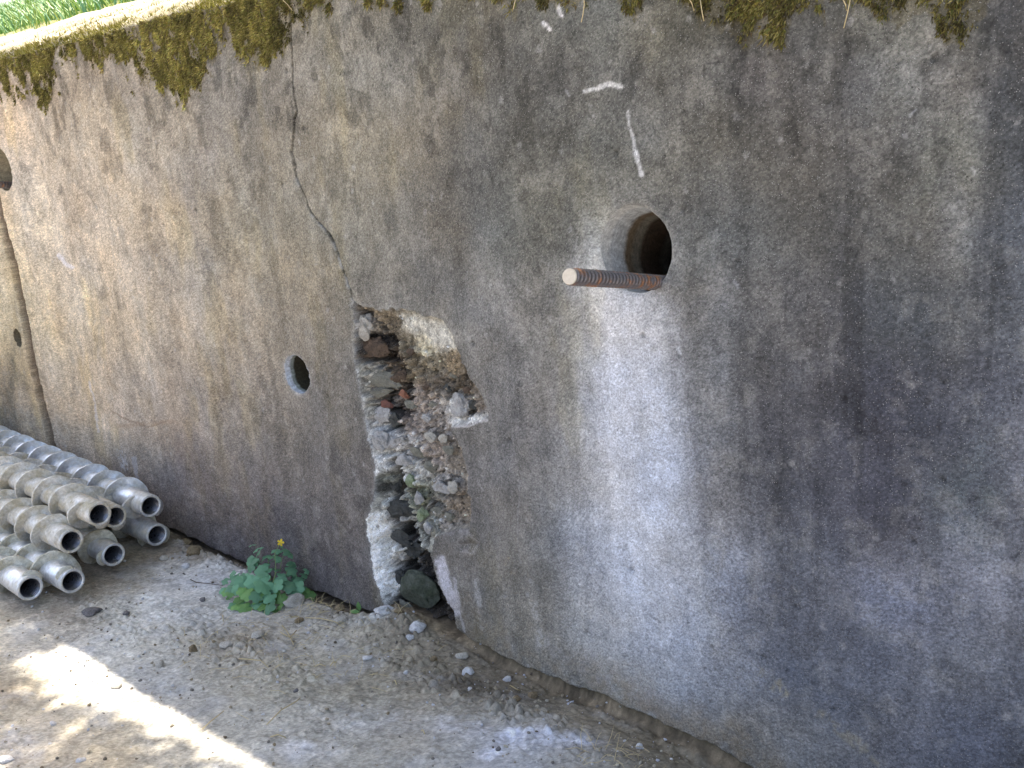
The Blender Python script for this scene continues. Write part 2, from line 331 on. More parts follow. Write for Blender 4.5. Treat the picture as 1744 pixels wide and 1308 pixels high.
# ---- colour
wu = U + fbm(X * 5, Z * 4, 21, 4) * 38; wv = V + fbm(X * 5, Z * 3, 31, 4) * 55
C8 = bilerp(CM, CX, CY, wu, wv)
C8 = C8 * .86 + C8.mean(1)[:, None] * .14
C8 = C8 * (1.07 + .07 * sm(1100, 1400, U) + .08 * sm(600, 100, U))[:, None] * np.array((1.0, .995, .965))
big = fbm(X * 9, Z * 7, 41, 5, .6); streak = fbm(X * 38, Z * 3.2, 43, 4, .6); mid = fbm(X * 34, Z * 30, 44, 4, .65)
hue = fbm(X * 7, Z * 6, 46, 4)
for bu, bv, ru, rv, c, s in BLOBS:
    c = np.array(c, float) * .75 + np.mean(c) * .25; c = c * (1.12 if bu > 1100 else 1.0); s *= .85
    g = np.exp(-(((wu - bu) / ru) ** 2 + ((wv - bv) / rv) ** 2)) * s * np.clip(1 + 1.0 * mid + .8 * streak, 0, 1.6)
    g = np.clip(g, 0, 1)[:, None]; C8 = C8 * (1 - g) + np.array(c) * g
# bleached wash running down below the core hole
vy = V + 20 * mid
cen = np.interp(vy, [340, 420, 500, 560, 700, 900, 1100, 1250], [1030, 1034, 1052, 1068, 1072, 1082, 1108, 1135])
hw = np.interp(vy, [340, 420, 500, 560, 700, 900, 1100, 1250], [20, 52, 82, 86, 90, 98, 100, 70])
dd = (wu * .2 + U * .8 - cen) / hw
wash = np.exp(-np.abs(dd) ** np.where(dd > 0, 3.6, 2.6)) * np.interp(vy, [350, 400, 460, 540, 1000, 1130, 1240], [0, .55, .82, .95, .86, .55, 0]) * np.clip(1 + .16 * streak + .10 * mid, 0, 1.2)
wash = np.clip(wash, 0, 1)[:, None]
C8 = C8 * (1 - wash) + np.array((196, 198, 205)) * wash
wc = np.exp(-np.abs((U - cen - 10) / 38) ** 2) * np.interp(vy, [500, 620, 1000, 1120], [0, .22, .22, 0]); wc = np.clip(wc * (1 + streak * .6), 0, 1)[:, None]
C8 = C8 * (1 - wc) + np.array((204, 206, 214)) * wc
f = 1 + .16 * big + .07 * streak * sm(300, 500, V) + .11 * mid + .09 * fbm(X * 120, Z * 120, 48, 3, .75) + .30 * (rng.random(X.shape) - .5)
f = 1 + (f - 1) * (1 - .5 * wash[:, 0])
C8 = C8 * f[:, None]
C8[:, 0] *= 1 + .03 * hue; C8[:, 2] *= 1 - .05 * hue
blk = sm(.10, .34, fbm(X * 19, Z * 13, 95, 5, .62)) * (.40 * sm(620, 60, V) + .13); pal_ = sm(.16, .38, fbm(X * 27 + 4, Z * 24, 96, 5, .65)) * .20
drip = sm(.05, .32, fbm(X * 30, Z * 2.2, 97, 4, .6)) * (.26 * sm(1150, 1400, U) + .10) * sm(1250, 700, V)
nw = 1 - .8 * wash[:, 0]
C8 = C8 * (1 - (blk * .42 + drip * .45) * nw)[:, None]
C8 = C8 * (1 - (pal_ * nw)[:, None]) + np.array((178, 174, 166)) * (pal_ * nw)[:, None]
alg = np.clip(sm(.15, .5, fbm(X * 8 + 9, Z * 3, 91, 4, .6)) * sm(1300, 900, U), 0, 1)[:, None] * .3   # ochre-green algae film
C8 = C8 * (1 - alg) + C8 * np.array((1.0, .96, .78)) * alg
for pl, hwid, c, s in MARKS:
    us = [p[0] for p in pl]; vs = [p[1] for p in pl]
    k = (U > min(us) - 60) & (U < max(us) + 60) & (V > min(vs) - 60) & (V < max(vs) + 60)
    if not k.any(): continue
    d = dpoly(U[k] + 3 * mid[k], V[k] + 3 * streak[k], pl, False)
    if hwid < 5.5 and s > .8: hwid *= 1.3
    g = sm(hwid * 1.25, hwid * .55, d + 4.5 * np.abs(mid[k]) * min(1, hwid / 5)) * s
    if hwid > 5.6 and s < .9: g = g * sm(-.12, .22, fbm(X[k] * 70, Z[k] * 45, 13, 4, .7) + .03)
    g = g * np.clip(1 - .5 * np.abs(fbm(X[k] * 160, Z[k] * 160, 3, 2)), 0, 1)
    C8[k] = C8[k] * (1 - g[:, None]) + np.array(c) * g[:, None]
# rusty run-off groove below the far hole
GR = [(-3.754, 1.119), (-3.728, .899), (-3.713, .706), (-3.708, .486), (-3.682, .309), (-3.668, .161), (-3.66, 0.0)]
gx = -.045 + np.interp(Z, [p[1] for p in GR][::-1], [p[0] for p in GR][::-1]) + .004 * fbm(Z * 9, Z * 0, 4, 3)
gd = X - gx
gm = (Z < 1.12)
gd_ = np.abs(gd)
gg = sm(.034, .026, gd_) * gm
Y += gg * .030
k = gg[:, None] * .9; C8 = C8 * (1 - k) + np.array((84, 68, 58)) * k
k = (sm(.10, .02, np.abs(gd + .05)) * gm * .12 * sm(0, .4, fbm(X * 12, Z * 2, 12, 3) + .35))[:, None]; C8 = C8 * (1 - k) + np.array((198, 172, 120)) * k
# moss stained skin
MU = U + 26 * fbm(X * 26, Z * 26, 405, 4, .7); MVv = V + 62 * fbm(X * 22, Z * 14, 406, 4, .7) - 5
mm = inpoly(MU, MVv, MOSS) & infr
mdist = np.where(mm, 1.0, 0.0)
k = (mdist * .30)[:, None]; C8 = C8 * (1 - k) + np.array((98, 88, 60)) * k
# soil-stained foot
k = (sm(.12, 0.0, Z - zbot(X) + .05 * fbm(X * 14, Z * 5, 62, 4)) * .65 * np.clip(.6 + big + mid, 0, 1) * sm(-1.9, -1.3, X))[:, None]; C8 = C8 * (1 - k) + np.array((132, 116, 94)) * k
# crack
CRX = np.array([on_wall(*p)[[0, 2]] for p in CRACK])
k = (X > -2.2) & (X < -1.8) & (Z > 0.6)
dc = np.full(X.shape, 9.0); wcr = np.full(X.shape, .003)
xs = np.interp(Z[k], CRX[:, 1][::-1], CRX[:, 0][::-1]) + .0022 * fbm(Z[k] * 120, Z[k] * 0, 3, 3)
ws = np.interp(Z[k], CRX[:, 1][::-1], CRW[::-1]) * (1 + .5 * fbm(Z[k] * 70, Z[k] * 0 + 5, 6, 3))
on = Z[k] > CRX[-1, 1] - .01
sd = X[k] - xs; side = np.abs(sd) < ws * .8 + .0014
yy = Y[k]; yy = np.where(side & on, yy + .03, yy)
lip = np.exp(-(np.clip(-sd, 0, 1) / .009) ** 2) * (sd < 0) * on * sm(CRX[8, 1], CRX[12, 1], Z[k])           # the left slab is chipped pale along the crack
yy = yy + lip * .006 * (~side)
Y[k] = yy
cc = C8[k]; g = np.clip(lip * .9 * sm(.35, .75, vn(X[k] * 50, Z[k] * 45, 2)), 0, .7)[:, None]; cc = cc * (1 - g) + np.array((188, 190, 192)) * g
cc = np.where((side & on)[:, None], np.array((38, 35, 32)), cc); C8[k] = cc  # crack interior painted dark in place of shade
# px, py, rx, ry (px), depth of centre mm, material, seed, angularity, label
STONES = [(621, 556, 15, 21, 34, 'st_pale', 1, .3, 'pale mortar lump at the top of the break'), (637, 592, 27, 17, 50, 'st_brown', 2, .2, 'brown layered stone'), (652, 645, 36, 17, 52, 'st_grey', 3, .45, None), (642, 668, 32, 9, 40, 'st_grey', 4, .4, None),
          (688, 672, 11, 11, 36, 'st_brick', 5, .5, 'orange brick fragment'), (660, 689, 12, 8, 32, 'st_dbrick', 6, .5, 'dark red brick fragment'), (650, 708, 19, 17, 26, 'st_light', 7, .45, 'pale rubble lump'), (674, 714, 15, 13, 42, 'st_dark', 8, .5, None), (680, 640, 16, 12, 60, 'st_brown', 9, .4, None),
          (672, 750, 20, 17, 26, 'st_light', 10, .45, None), (645, 752, 16, 18, 14, 'st_light', 110, .45, None), (781, 690, 18, 21, 14, 'st_light', 11, .6, 'large angular light grey chunk'), (726, 712, 8, 8, 16, 'st_light', 12, .3, None), (733, 744, 12, 9, 14, 'st_pale', 14, .35, None), (754, 747, 9, 7, 12, 'st_pale', 15, .35, None),
          (748, 828, 18, 15, 12, 'st_light', 16, .5, 'pale conglomerate chunk'), (771, 832, 14, 12, 8, 'st_pale', 17, .5, None), (687, 868, 24, 26, 92, 'st_dark', 18, .45, 'dark grey block deep in the break'), (683, 918, 16, 18, 52, 'st_dark', 19, .5, None), (713, 1003, 33, 30, 52, 'st_green', 20, .22, 'large dark green rounded boulder'),
          (700, 820, 10, 13, 26, 'st_lichen', 21, .4, None), (711, 850, 9, 14, 20, 'st_light', 22, .45, None), (720, 876, 10, 15, 14, 'st_lichen', 23, .45, None), (729, 903, 9, 12, 10, 'st_light', 24, .5, None), (672, 826, 12, 15, 84, 'st_dark', 25, .4, None), (700, 935, 20, 16, 100, 'st_dark', 26, .4, None),
          (690, 785, 14, 12, 22, 'st_light', 28, .4, None), (712, 770, 12, 10, 22, 'st_grey', 29, .4, None), (735, 795, 13, 10, 22, 'st_grey', 30, .4, None), (765, 765, 10, 9, 14, 'st_grey', 31, .4, None), (700, 690, 10, 8, 32, 'st_grey', 32, .4, None),
          (738, 690, 9, 7, 24, 'st_grey', 33, .5, None), (762, 660, 9, 7, 26, 'st_dark', 34, .5, None), (726, 660, 8, 6, 30, 'st_brown', 35, .5, None), (700, 600, 9, 7, 30, 'st_brown', 36, .5, None), (680, 985, 10, 16, 60, 'st_dark', 37, .4, None), (688, 1030, 14, 9, 40, 'st_grey', 38, .4, None), (745, 870, 11, 9, 30, 'st_grey', 39, .4, None), (765, 880, 9, 8, 14, 'st_grey', 40, .4, None),
          (803, 690, 9, 8, 20, 'st_dark', 41, .4, None), (796, 664, 7, 7, 16, 'st_brown', 42, .4, None), (772, 640, 7, 6, 24, 'st_grey', 43, .4, None), ]
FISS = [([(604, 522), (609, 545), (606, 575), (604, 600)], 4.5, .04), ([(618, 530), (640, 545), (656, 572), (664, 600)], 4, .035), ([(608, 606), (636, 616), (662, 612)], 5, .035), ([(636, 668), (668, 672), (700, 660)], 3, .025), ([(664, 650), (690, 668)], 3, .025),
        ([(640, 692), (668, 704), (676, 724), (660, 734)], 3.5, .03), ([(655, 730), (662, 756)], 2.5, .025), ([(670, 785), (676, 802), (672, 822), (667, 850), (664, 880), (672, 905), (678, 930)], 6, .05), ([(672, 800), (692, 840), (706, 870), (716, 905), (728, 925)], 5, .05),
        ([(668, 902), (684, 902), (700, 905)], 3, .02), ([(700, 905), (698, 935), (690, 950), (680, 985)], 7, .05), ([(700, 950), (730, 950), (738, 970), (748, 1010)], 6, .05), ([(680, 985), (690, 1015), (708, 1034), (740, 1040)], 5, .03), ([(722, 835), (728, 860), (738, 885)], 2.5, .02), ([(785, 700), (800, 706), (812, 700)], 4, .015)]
# ---- blow holes and small knocks in the skin
q1, q2, qi = cells(X * 15, Z * 15, 31); q3, q4, qj = cells(X * 34 + 7, Z * 34, 33)
pr_ = .045 + .07 * qi; pm = (qi > .955) * sm(pr_, pr_ * .45, q1 + .05 * fbm(X * 200, Z * 200, 34, 2)); pm2 = (qj > .95) * sm(.13, .05, q3 + .06 * fbm(X * 200, Z * 200, 35, 2))
Y += pm * .004 + pm2 * .0025
C8 = C8 * (1 - .22 * np.clip(pm + pm2, 0, 1))[:, None]
fl1, fl2, fi = cells(X * 22 + 3, Z * 19 + 5, 36); fm = ((fi > .9) * sm(.22, .12, fl1 + .35 * np.abs(fbm(X * 90, Z * 90, 37, 3))) * .45)[:, None]
C8 = C8 * (1 - fm) + np.array((172, 170, 168)) * fm
# ---- cavity
k = np.where((U > 585) & (U < 850) & (V > 495) & (V < 1125) & (X < -1.34))[0]
u, v = U[k], V[k]
nu = u + 5 * fbm(X[k] * 60, Z[k] * 60, 71, 4, .6); nv = v + 5 * fbm(X[k] * 60, Z[k] * 60, 72, 4, .6)
ins = inpoly(nu, nv, CAV); dE = dpoly(nu, nv, CAV)
W_ = np.zeros(u.shape); Dp = np.zeros(u.shape); Cc = np.zeros((len(u), 3))
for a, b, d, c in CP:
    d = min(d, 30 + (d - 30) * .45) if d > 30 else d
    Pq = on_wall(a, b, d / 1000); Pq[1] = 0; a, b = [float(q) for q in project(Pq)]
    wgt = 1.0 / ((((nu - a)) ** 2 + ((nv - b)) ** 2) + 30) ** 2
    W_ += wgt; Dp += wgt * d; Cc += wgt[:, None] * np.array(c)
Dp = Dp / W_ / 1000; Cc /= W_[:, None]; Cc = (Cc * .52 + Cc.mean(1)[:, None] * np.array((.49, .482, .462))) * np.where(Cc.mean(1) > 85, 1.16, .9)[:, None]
edge = np.where(nu < 700, 9.0, 5.0)
left = (nu < 690) & (nv > 600)
edge = np.where(left, 15.0, edge)
shape = np.clip(dE / edge, 0, 1) ** np.where(left, .9, .6)
c1, c2, id1 = cells(X[k] * 62, Z[k] * 62, 4); c3, c4, id2 = cells(X[k] * 150, Z[k] * 150, 6)
rock = (id1 - .5) * .018 * sm(0, .25, c2 - c1) - .006 * (1 - sm(0, .18, c2 - c1)) + (.5 - c3) * .006 + (id2 - .5) * .004
rough_ = fbm(X[k] * 70, Z[k] * 70, 77, 5, .62)
amp = np.clip(Dp / .03, .25, 1.3)
smooth_zone = np.exp(-(((nu - 725) / 60) ** 2 + ((nv - 568) / 26) ** 2))
amp = amp * (1 - .85 * smooth_zone) * (1 - .45 * ((nv > 880) & (nu < 680)))
dep = Dp * shape - rock * amp * sm(0, 8, dE) + rough_ * .008 * amp * sm(0, 5, dE)
for u_, v_, ru, rv, dmm, mk, sd_, an, lb in STONES:
    dm_ = ((min(dmm, 26 + (dmm - 26) * .42) if dmm > 26 else dmm) + 1) / 1000
    Pq = on_wall(u_, v_, dm_); Pq[1] = 0; a, b = [float(q) for q in project(Pq)]
    rr_ = np.hypot((nu - a) / (ru + 2), (nv - b) / (rv + 2))
    dep = dep + .016 * min(1, ru / 14) * np.exp(-((rr_ - 1.12) / .22) ** 2) * sm(0, 6, dE)
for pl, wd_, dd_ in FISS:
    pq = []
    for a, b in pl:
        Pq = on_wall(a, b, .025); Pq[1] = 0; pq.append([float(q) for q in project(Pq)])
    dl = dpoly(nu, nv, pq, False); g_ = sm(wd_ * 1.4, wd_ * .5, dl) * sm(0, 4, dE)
    dep = dep + dd_ * g_; g_ = (g_ * .85)[:, None]; Cc = Cc * (1 - g_) + np.array((70, 62, 55)) * g_  # groove plus dark colour painted in for the shade inside the fissure
dep = np.maximum(dep, .0008)
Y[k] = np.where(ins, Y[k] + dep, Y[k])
r2 = fbm((X[k] + dep) * 90, Z[k] * 90 + dep * 60, 79, 4, .7)
cf = 1 + .35 * r2 + .25 * (rng.random(u.shape) - .5) + (id1 - .5) * .4 * amp + (id2 - .5) * .3 * amp
Cc = Cc * cf[:, None]
alb = (np.clip(1 - dE / 2.2, 0, 1) * (nu < 700) * .6)[:, None]
Cc = Cc * (1 - alb) + np.array((196, 198, 200)) * alb
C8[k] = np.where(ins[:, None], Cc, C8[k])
rim = (~ins) & (dE < 5)
g = (rim * (1 - dE / 5) * .35 * (nu < 720))[:, None]; C8[k] = C8[k] * (1 - g) + np.array((176, 178, 178)) * g
# brown crumbly band along the upper right break
# ---- raised scar right of the break foot
g = np.exp(-(((U - 785) / 28) ** 2 + ((V - 925) / 22) ** 2)); Y -= g * .010
Y += np.exp(-(((U - 796) / 15) ** 2 + ((V - 929) / 8) ** 2)) * .012
# ---- drill holes
keep = np.ones((len(wx) - 1) * (NR - 1), bool)
faces = gridfaces(len(wx), NR)
fcx = X[faces].mean(1); fcz = Z[faces].mean(1)
for hi, (hx, hz, hr) in enumerate(HOLES):
    d = np.hypot(fcx - hx, fcz - hz); th = np.arctan2(fcz - hz, fcx - hx)
    inside = d < hr
    keep &= ~inside
    vi = np.unique(faces[inside]); vo = np.unique(faces[(~inside) & (d < hr + .05)])
    b = np.intersect1d(vi, vo)
    ang = np.arctan2(Z[b] - hz, X[b] - hx)
    X[b] = hx + np.cos(ang) * hr; Z[b] = hz + np.sin(ang) * hr
    dv = np.hypot(X - hx, Z - hz)
    r_ = np.clip(dv - hr, 0, 1); a_ = np.arctan2(Z - hz, X - hx)
    chip = np.exp(-r_ / .004) * .003 * (1 + 1.2 * fbm(np.cos(a_) * 5 + hx, np.sin(a_) * 5, 4, 4))
    if hi == 0: chip += np.exp(-r_ / .012) * .006 * np.exp(-((a_ - math.radians(-172)) / .6) ** 2) + np.exp(-r_ / .016) * .010 * np.exp(-((a_ - math.radians(165)) / .7) ** 2) + np.exp(-r_ / .012) * .008 * np.exp(-((a_ + math.radians(95)) / .6) ** 2)
    Y += np.where(dv < hr + .08, chip, 0)
    ringc = [(176, 172, 166), (208, 212, 222), (140, 130, 110), (196, 184, 168)][hi]
    g = (np.exp(-r_ / [.006, .005, .006, .012][hi]) * (dv < hr + .08) * .6 * np.clip(.7 + fbm(np.cos(a_) * 4, np.sin(a_) * 4 + hz, 8, 3), 0, 1))[:, None]
    if hi == 0: g = g * np.where(np.abs(a_ - .6)[:, None] < .9, 1.1, .75)
    C8 = C8 * (1 - g) + np.array(ringc) * g
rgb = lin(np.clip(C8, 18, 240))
Vw = np.stack([X, Y, Z], 1)
faces = faces[keep]
# top return (sloping back) and bottom return
nxc = len(wx)
def strip(t, ys, zs_fn, crgb):
    idx = np.arange(nxc) * NR + (NR - 1 if t else 0)
    base = Vw[idx]; out = [idx]; vs = []; cs = []; off = len(Vall)
    prev = idx
    fs = []
    for kk, yv in enumerate(ys):
        z = zs_fn(base[:, 0], yv, base[:, 2])
        nv_ = np.stack([base[:, 0], base[:, 1] + yv, z], 1)
        cur = off + kk * nxc + np.arange(nxc)
        vs.append(nv_); cs.append(crgb(base[:, 0], yv))
        q = np.stack([prev[:-1], prev[1:], cur[1:], cur[:-1]], 1)
        if t: q = q
        else: q = q[:, ::-1]
        fs.append(q); prev = cur
    return np.concatenate(vs), np.concatenate(cs), np.concatenate(fs)
Vall = Vw
topc = lambda x, yv: lin(np.clip(np.array((176, 166, 142))[None] * (1 + .3 * fbm(x * 30, x * 0 + yv * 30, 3, 4))[:, None], 10, 240))
v1, c1_, f1 = strip(True, [.01, .02, .04, .06, .09, .12, .16, .2, .24, .28, .34], lambda x, yv, z: z + .10 * (1 - math.exp(-yv / .035)) * .25 + yv * .36 + .012 * fbm(x * 22, x * 0 + yv * 22, 6, 3) * min(1, yv / .03), topc)
Vall = np.concatenate([Vw, v1]); 
v2, c2_, f2 = strip(False, [.006, .02, .05, .12, .3], lambda x, yv, z: z + .004 * fbm(x * 40, x * 0 + yv * 30, 7, 3) - .0 + .01 * yv, lambda x, yv: lin(np.tile(np.array((96, 84, 72)), (len(x), 1))))
Vall = np.concatenate([Vall, v2]); rgba = np.concatenate([rgb, c1_, c2_]); Fall = np.concatenate([faces, f1, f2])
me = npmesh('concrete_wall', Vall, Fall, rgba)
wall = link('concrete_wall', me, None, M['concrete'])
tag(wall, 'weathered grey concrete retaining wall, cracked and broken open to its rubble core', 'retaining wall')

# bores behind the drill holes: strata tones, with lit mouth and shaded depth painted in
def make_bore(hx, hz, hr, L, tilt, side, bands, closed=True):
    ns, na = 40, 90
    on_ = np.where(np.abs(np.hypot(X - hx, Z - hz) - hr) < 1e-6)[0]
    aa = np.arctan2(Z[on_] - hz, X[on_] - hx); od = np.argsort(aa); aa = aa[od]; ay = Y[on_][od]
    Vb, Cb = [], []
    for i in range(ns + 1):
        s = (i / ns) ** 1.3 * L
        rr = hr * (1.003 if i == 0 else 1.0 + .006 * math.sin(s * 60))
        c = np.array(bands[-1][1], float)
        for (e, cc_) in bands:
            if s <= e: c = np.array(cc_, float); break
        for j in range(na):
            a = j / na * 2 * math.pi
            q = rr * (1 + (.008 * math.sin(5 * a + s * 20) + .006 * math.sin(11 * a - s * 30)) * min(1, s / .04))
            y0 = float(np.interp((a + math.pi) % (2 * math.pi) - math.pi, aa, ay)) - .0004
            Vb.append((hx + q * math.cos(a) + side * s, y0 + s, hz + q * math.sin(a) - tilt * s))
            Cb.append(c * (1 + .07 * math.sin(j * 1.7 + 3 * math.sin(s * 33)) * math.sin(s * 50 + j * .4)))
    Vb = np.array(Vb); Fb = []
    for i in range(ns):
        for j in range(na):
            a, b = i * na + j, i * na + (j + 1) % na
            Fb.append((a, a + na, b + na, b))
    n0 = len(Vb); Vb = np.vstack([Vb, [[hx + side * L, L + .002, hz - tilt * L]]]); Cb.append(np.array(bands[-1][1]))
    for j in range(na): Fb.append((ns * na + j, n0, n0, ns * na + (j + 1) % na))
    Fq = np.array(Fb); 
    tri = Fq[-na:][:, [0, 1, 3]]; quad = Fq[:-na]
    tq = np.concatenate([quad[:, [0, 1, 2]], quad[:, [0, 2, 3]], tri])
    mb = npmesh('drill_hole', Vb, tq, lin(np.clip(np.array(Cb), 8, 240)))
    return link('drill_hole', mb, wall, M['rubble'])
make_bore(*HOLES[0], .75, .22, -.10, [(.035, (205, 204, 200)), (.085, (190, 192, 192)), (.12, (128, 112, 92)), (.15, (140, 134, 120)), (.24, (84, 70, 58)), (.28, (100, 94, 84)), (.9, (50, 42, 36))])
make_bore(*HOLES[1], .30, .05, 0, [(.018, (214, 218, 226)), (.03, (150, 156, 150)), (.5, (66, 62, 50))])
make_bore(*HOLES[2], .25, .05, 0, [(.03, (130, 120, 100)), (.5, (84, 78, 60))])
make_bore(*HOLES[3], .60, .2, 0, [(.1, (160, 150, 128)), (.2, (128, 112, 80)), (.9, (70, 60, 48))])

# ---- rock meshes
ICO = {}
def ico(sub):
    if sub not in ICO:
        b = bmesh.new(); bmesh.ops.create_icosphere(b, subdivisions=sub, radius=1.0)
        v = np.array([x.co[:] for x in b.verts]); f_ = np.array([[q.index for q in p.verts] for p in b.faces]); b.free()
        ICO[sub] = (v, f_)
    return ICO[sub]
def rockverts(sub, seed, ang=.35, rough=.08, planes=9):
    r = np.random.default_rng(seed); v, f_ = ico(sub); v = v.copy()
    for i in range(planes):                                  # cut flats
        n = r.normal(size=3); n /= np.linalg.norm(n); d = 1 - ang * r.uniform(.35, 1.0)
        s = v @ n; v -= np.outer(np.clip(s - d, 0, 9), n)
    a = fbm(v[:, 0] * 2.1 + seed, v[:, 1] * 2.1 + v[:, 2] * 1.7, seed % 97, 4, .6)
    b = fbm(v[:, 2] * 5.1 + seed, v[:, 0] * 4.1 - v[:, 1] * 4.7, seed % 89, 3, .6)
    v *= (1 + rough * 2 * a + rough * b)[:, None]
    return v, f_
def rotm(r):
    e = r.uniform(0, 6.28, 3); return np.array(Matrix.Rotation(e[0], 3, 'X') @ Matrix.Rotation(e[1], 3, 'Y') @ Matrix.Rotation(e[2], 3, 'Z'))
def rock(name, loc, size, seed, mat, sub=3, ang=.35, rough=.08, parent=None, rot=True, smooth=False):
    v, f_ = rockverts(sub, seed, ang, rough)
    if rot: v = v @ rotm(np.random.default_rng(seed + 5)).T
    v = v * np.array(size)
    o = link(name, npmesh(name, v, f_, None, smooth), parent, mat); o.location = loc; return o

M['st_pale'] = mat_stone('pale_mortar_lump', (182, 178, 170), (140, 136, 128), 70)
M['st_brown'] = mat_stone('brown_layered_stone', (94, 80, 68), (66, 56, 48), 50)
M['st_grey'] = mat_stone('grey_rubble_stone', (128, 126, 116), (96, 96, 88), 60)
M['st_light'] = mat_stone('light_grey_mortar', (178, 178, 178), (136, 134, 132), 80)
M['st_brick'] = mat_stone('brick_fragment', (150, 104, 84), (124, 88, 74), 90)
M['st_dbrick'] = mat_stone('dark_brick_fragment', (120, 82, 72), (94, 68, 62), 90)
M['st_dark'] = mat_stone('dark_stone', (82, 83, 82), (56, 57, 54), 60)
M['st_green'] = mat_stone('mossy_boulder', (84, 88, 80), (54, 60, 48), 30)
M['st_lichen'] = mat_stone('green_filmed_mortar', (150, 158, 136), (104, 118, 84), 70)
for u_, v_, ru, rv, dmm, mk, sd_, an, lb in STONES:
    dmm = (min(dmm, 26 + (dmm - 26) * .42) if dmm > 26 else dmm) + 1
    p = on_wall(u_, v_, dmm / 1000); pz = (p - CAM) @ DV
    sx = ru / F * pz / .76; sz = rv / F * pz
    o = rock('stone', p, (sx * 1.08, max(.6 * min(sx, sz), .004), sz * 1.08), 100 + sd_, M[mk], 4 if max(ru, rv) > 14 else 3, min(.62, an + .12), .07 if 'boulder' in (lb or '') else .17, wall, rot=False, smooth=False)
    o.rotation_euler = (0, rnd.uniform(-.3, .3), 0)
    if lb: o['label'] = lb

# crumbs sticking in the break
def crumbs(n, fn, name, parent, mat, label=None, kind='stuff', cols=None, sub=1):
    VV, FF, CC = [], [], []; off = 0
    protos = [rockverts(sub, 700 + i, .4, .12, 6) for i in range(14)]
    for i in range(n):
        q = fn(i)
        if q is None: continue
        p, s, c = q
        v, f_ = protos[i % 14]; v = (v * np.array([s, s * rnd.uniform(.6, 1), s * rnd.uniform(.5, .95)])) @ Matrix_rot(rnd)
        VV.append(v + p); FF.append(f_ + off); CC.append(np.tile(lin(c), (len(v), 1))); off += len(v)
    me_ = npmesh(name, np.concatenate(VV), np.concatenate(FF), np.concatenate(CC), False)
    o = link(name, me_, parent, mat)
    if kind: o['kind'] = kind
    if label: o['label'] = label
    return o
def Matrix_rot(r):
    a, b = r.uniform(0, 6.28), r.uniform(-.6, .6)
    ca, sa, cb, sb = math.cos(a), math.sin(a), math.cos(b), math.sin(b)
    return np.array([[ca, -sa, 0], [sa, ca, 0], [0, 0, 1]]) @ np.array([[1, 0, 0], [0, cb, -sb], [0, sb, cb]])
cav_idx = k_idx = np.where((U > 600) & (U < 832) & (V > 520) & (V < 1045) & inpoly(U, V, CAV) & (dpoly(U, V, CAV) > 5))[0]
def cav_fn(i):
    j = cav_idx[int(rnd.random() * len(cav_idx))]
    u_, v_ = U[j], V[j]
    if ((u_ - 725) / 60) ** 2 + ((v_ - 568) / 28) ** 2 < 1: return None
    p = Vw[j] + np.array([0, -.001, 0]); s = .0016 + .0045 * rnd.random() ** 3
    base = C8[j]; kf = rnd.choice((.75, 1.0, 1.1, 1.35))
    return p, s, np.clip(np.array(base) * kf, 20, 215)
crumbs(2600, cav_fn, 'mortar_crumb', wall, M['rubble'])

# ------------------------------------------------------------------ GROUND
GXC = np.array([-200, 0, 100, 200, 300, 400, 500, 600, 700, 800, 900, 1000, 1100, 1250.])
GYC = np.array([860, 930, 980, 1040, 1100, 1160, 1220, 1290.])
GM = np.array([  # ground tones; shadow beside the rod pile is included in the colour
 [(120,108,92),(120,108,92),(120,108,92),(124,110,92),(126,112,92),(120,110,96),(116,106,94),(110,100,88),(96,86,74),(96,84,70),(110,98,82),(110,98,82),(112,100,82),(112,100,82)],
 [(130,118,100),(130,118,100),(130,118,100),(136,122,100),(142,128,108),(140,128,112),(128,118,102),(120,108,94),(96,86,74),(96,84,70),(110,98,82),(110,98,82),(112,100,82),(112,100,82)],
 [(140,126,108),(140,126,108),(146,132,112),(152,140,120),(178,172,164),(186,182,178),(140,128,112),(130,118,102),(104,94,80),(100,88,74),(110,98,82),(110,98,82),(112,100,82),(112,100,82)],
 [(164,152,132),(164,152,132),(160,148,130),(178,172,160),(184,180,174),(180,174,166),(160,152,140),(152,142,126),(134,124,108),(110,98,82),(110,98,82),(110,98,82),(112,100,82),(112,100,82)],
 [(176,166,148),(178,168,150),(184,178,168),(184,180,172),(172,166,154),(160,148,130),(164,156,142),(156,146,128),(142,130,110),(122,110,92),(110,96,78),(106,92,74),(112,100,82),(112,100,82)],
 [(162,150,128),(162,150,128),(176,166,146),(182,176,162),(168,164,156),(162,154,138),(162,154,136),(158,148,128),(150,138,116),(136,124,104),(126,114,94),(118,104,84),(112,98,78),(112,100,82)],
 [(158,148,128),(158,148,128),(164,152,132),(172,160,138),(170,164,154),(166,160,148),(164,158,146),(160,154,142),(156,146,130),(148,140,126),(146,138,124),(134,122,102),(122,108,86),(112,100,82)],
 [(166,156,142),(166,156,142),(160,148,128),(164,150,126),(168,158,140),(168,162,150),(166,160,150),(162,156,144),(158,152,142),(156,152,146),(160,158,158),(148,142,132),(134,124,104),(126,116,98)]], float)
def seg(*s):
    r = []
    for a, b, st in s: r += list(np.arange(a, b, st))
    return np.array(r)
gxs = np.concatenate([-np.geomspace(200, 6.2, 26), seg((-6, -4.6, .08), (-4.6, -3.0, .009), (-3.0, -.7, .0042), (-.7, 1.0, .05)), np.geomspace(1.1, 200, 26)])
gys = np.concatenate([-np.geomspace(200, 2.2, 26), seg((-2.1, -1.1, .06), (-1.1, .03, .0042), (.03, .3, .012))])
GX = np.repeat(gxs, len(gys)); GY = np.tile(gys, len(gxs))
near = sm(-7, -4.5, GX) * sm(2.5, .5, GX) * sm(-3.0, -1.6, GY)
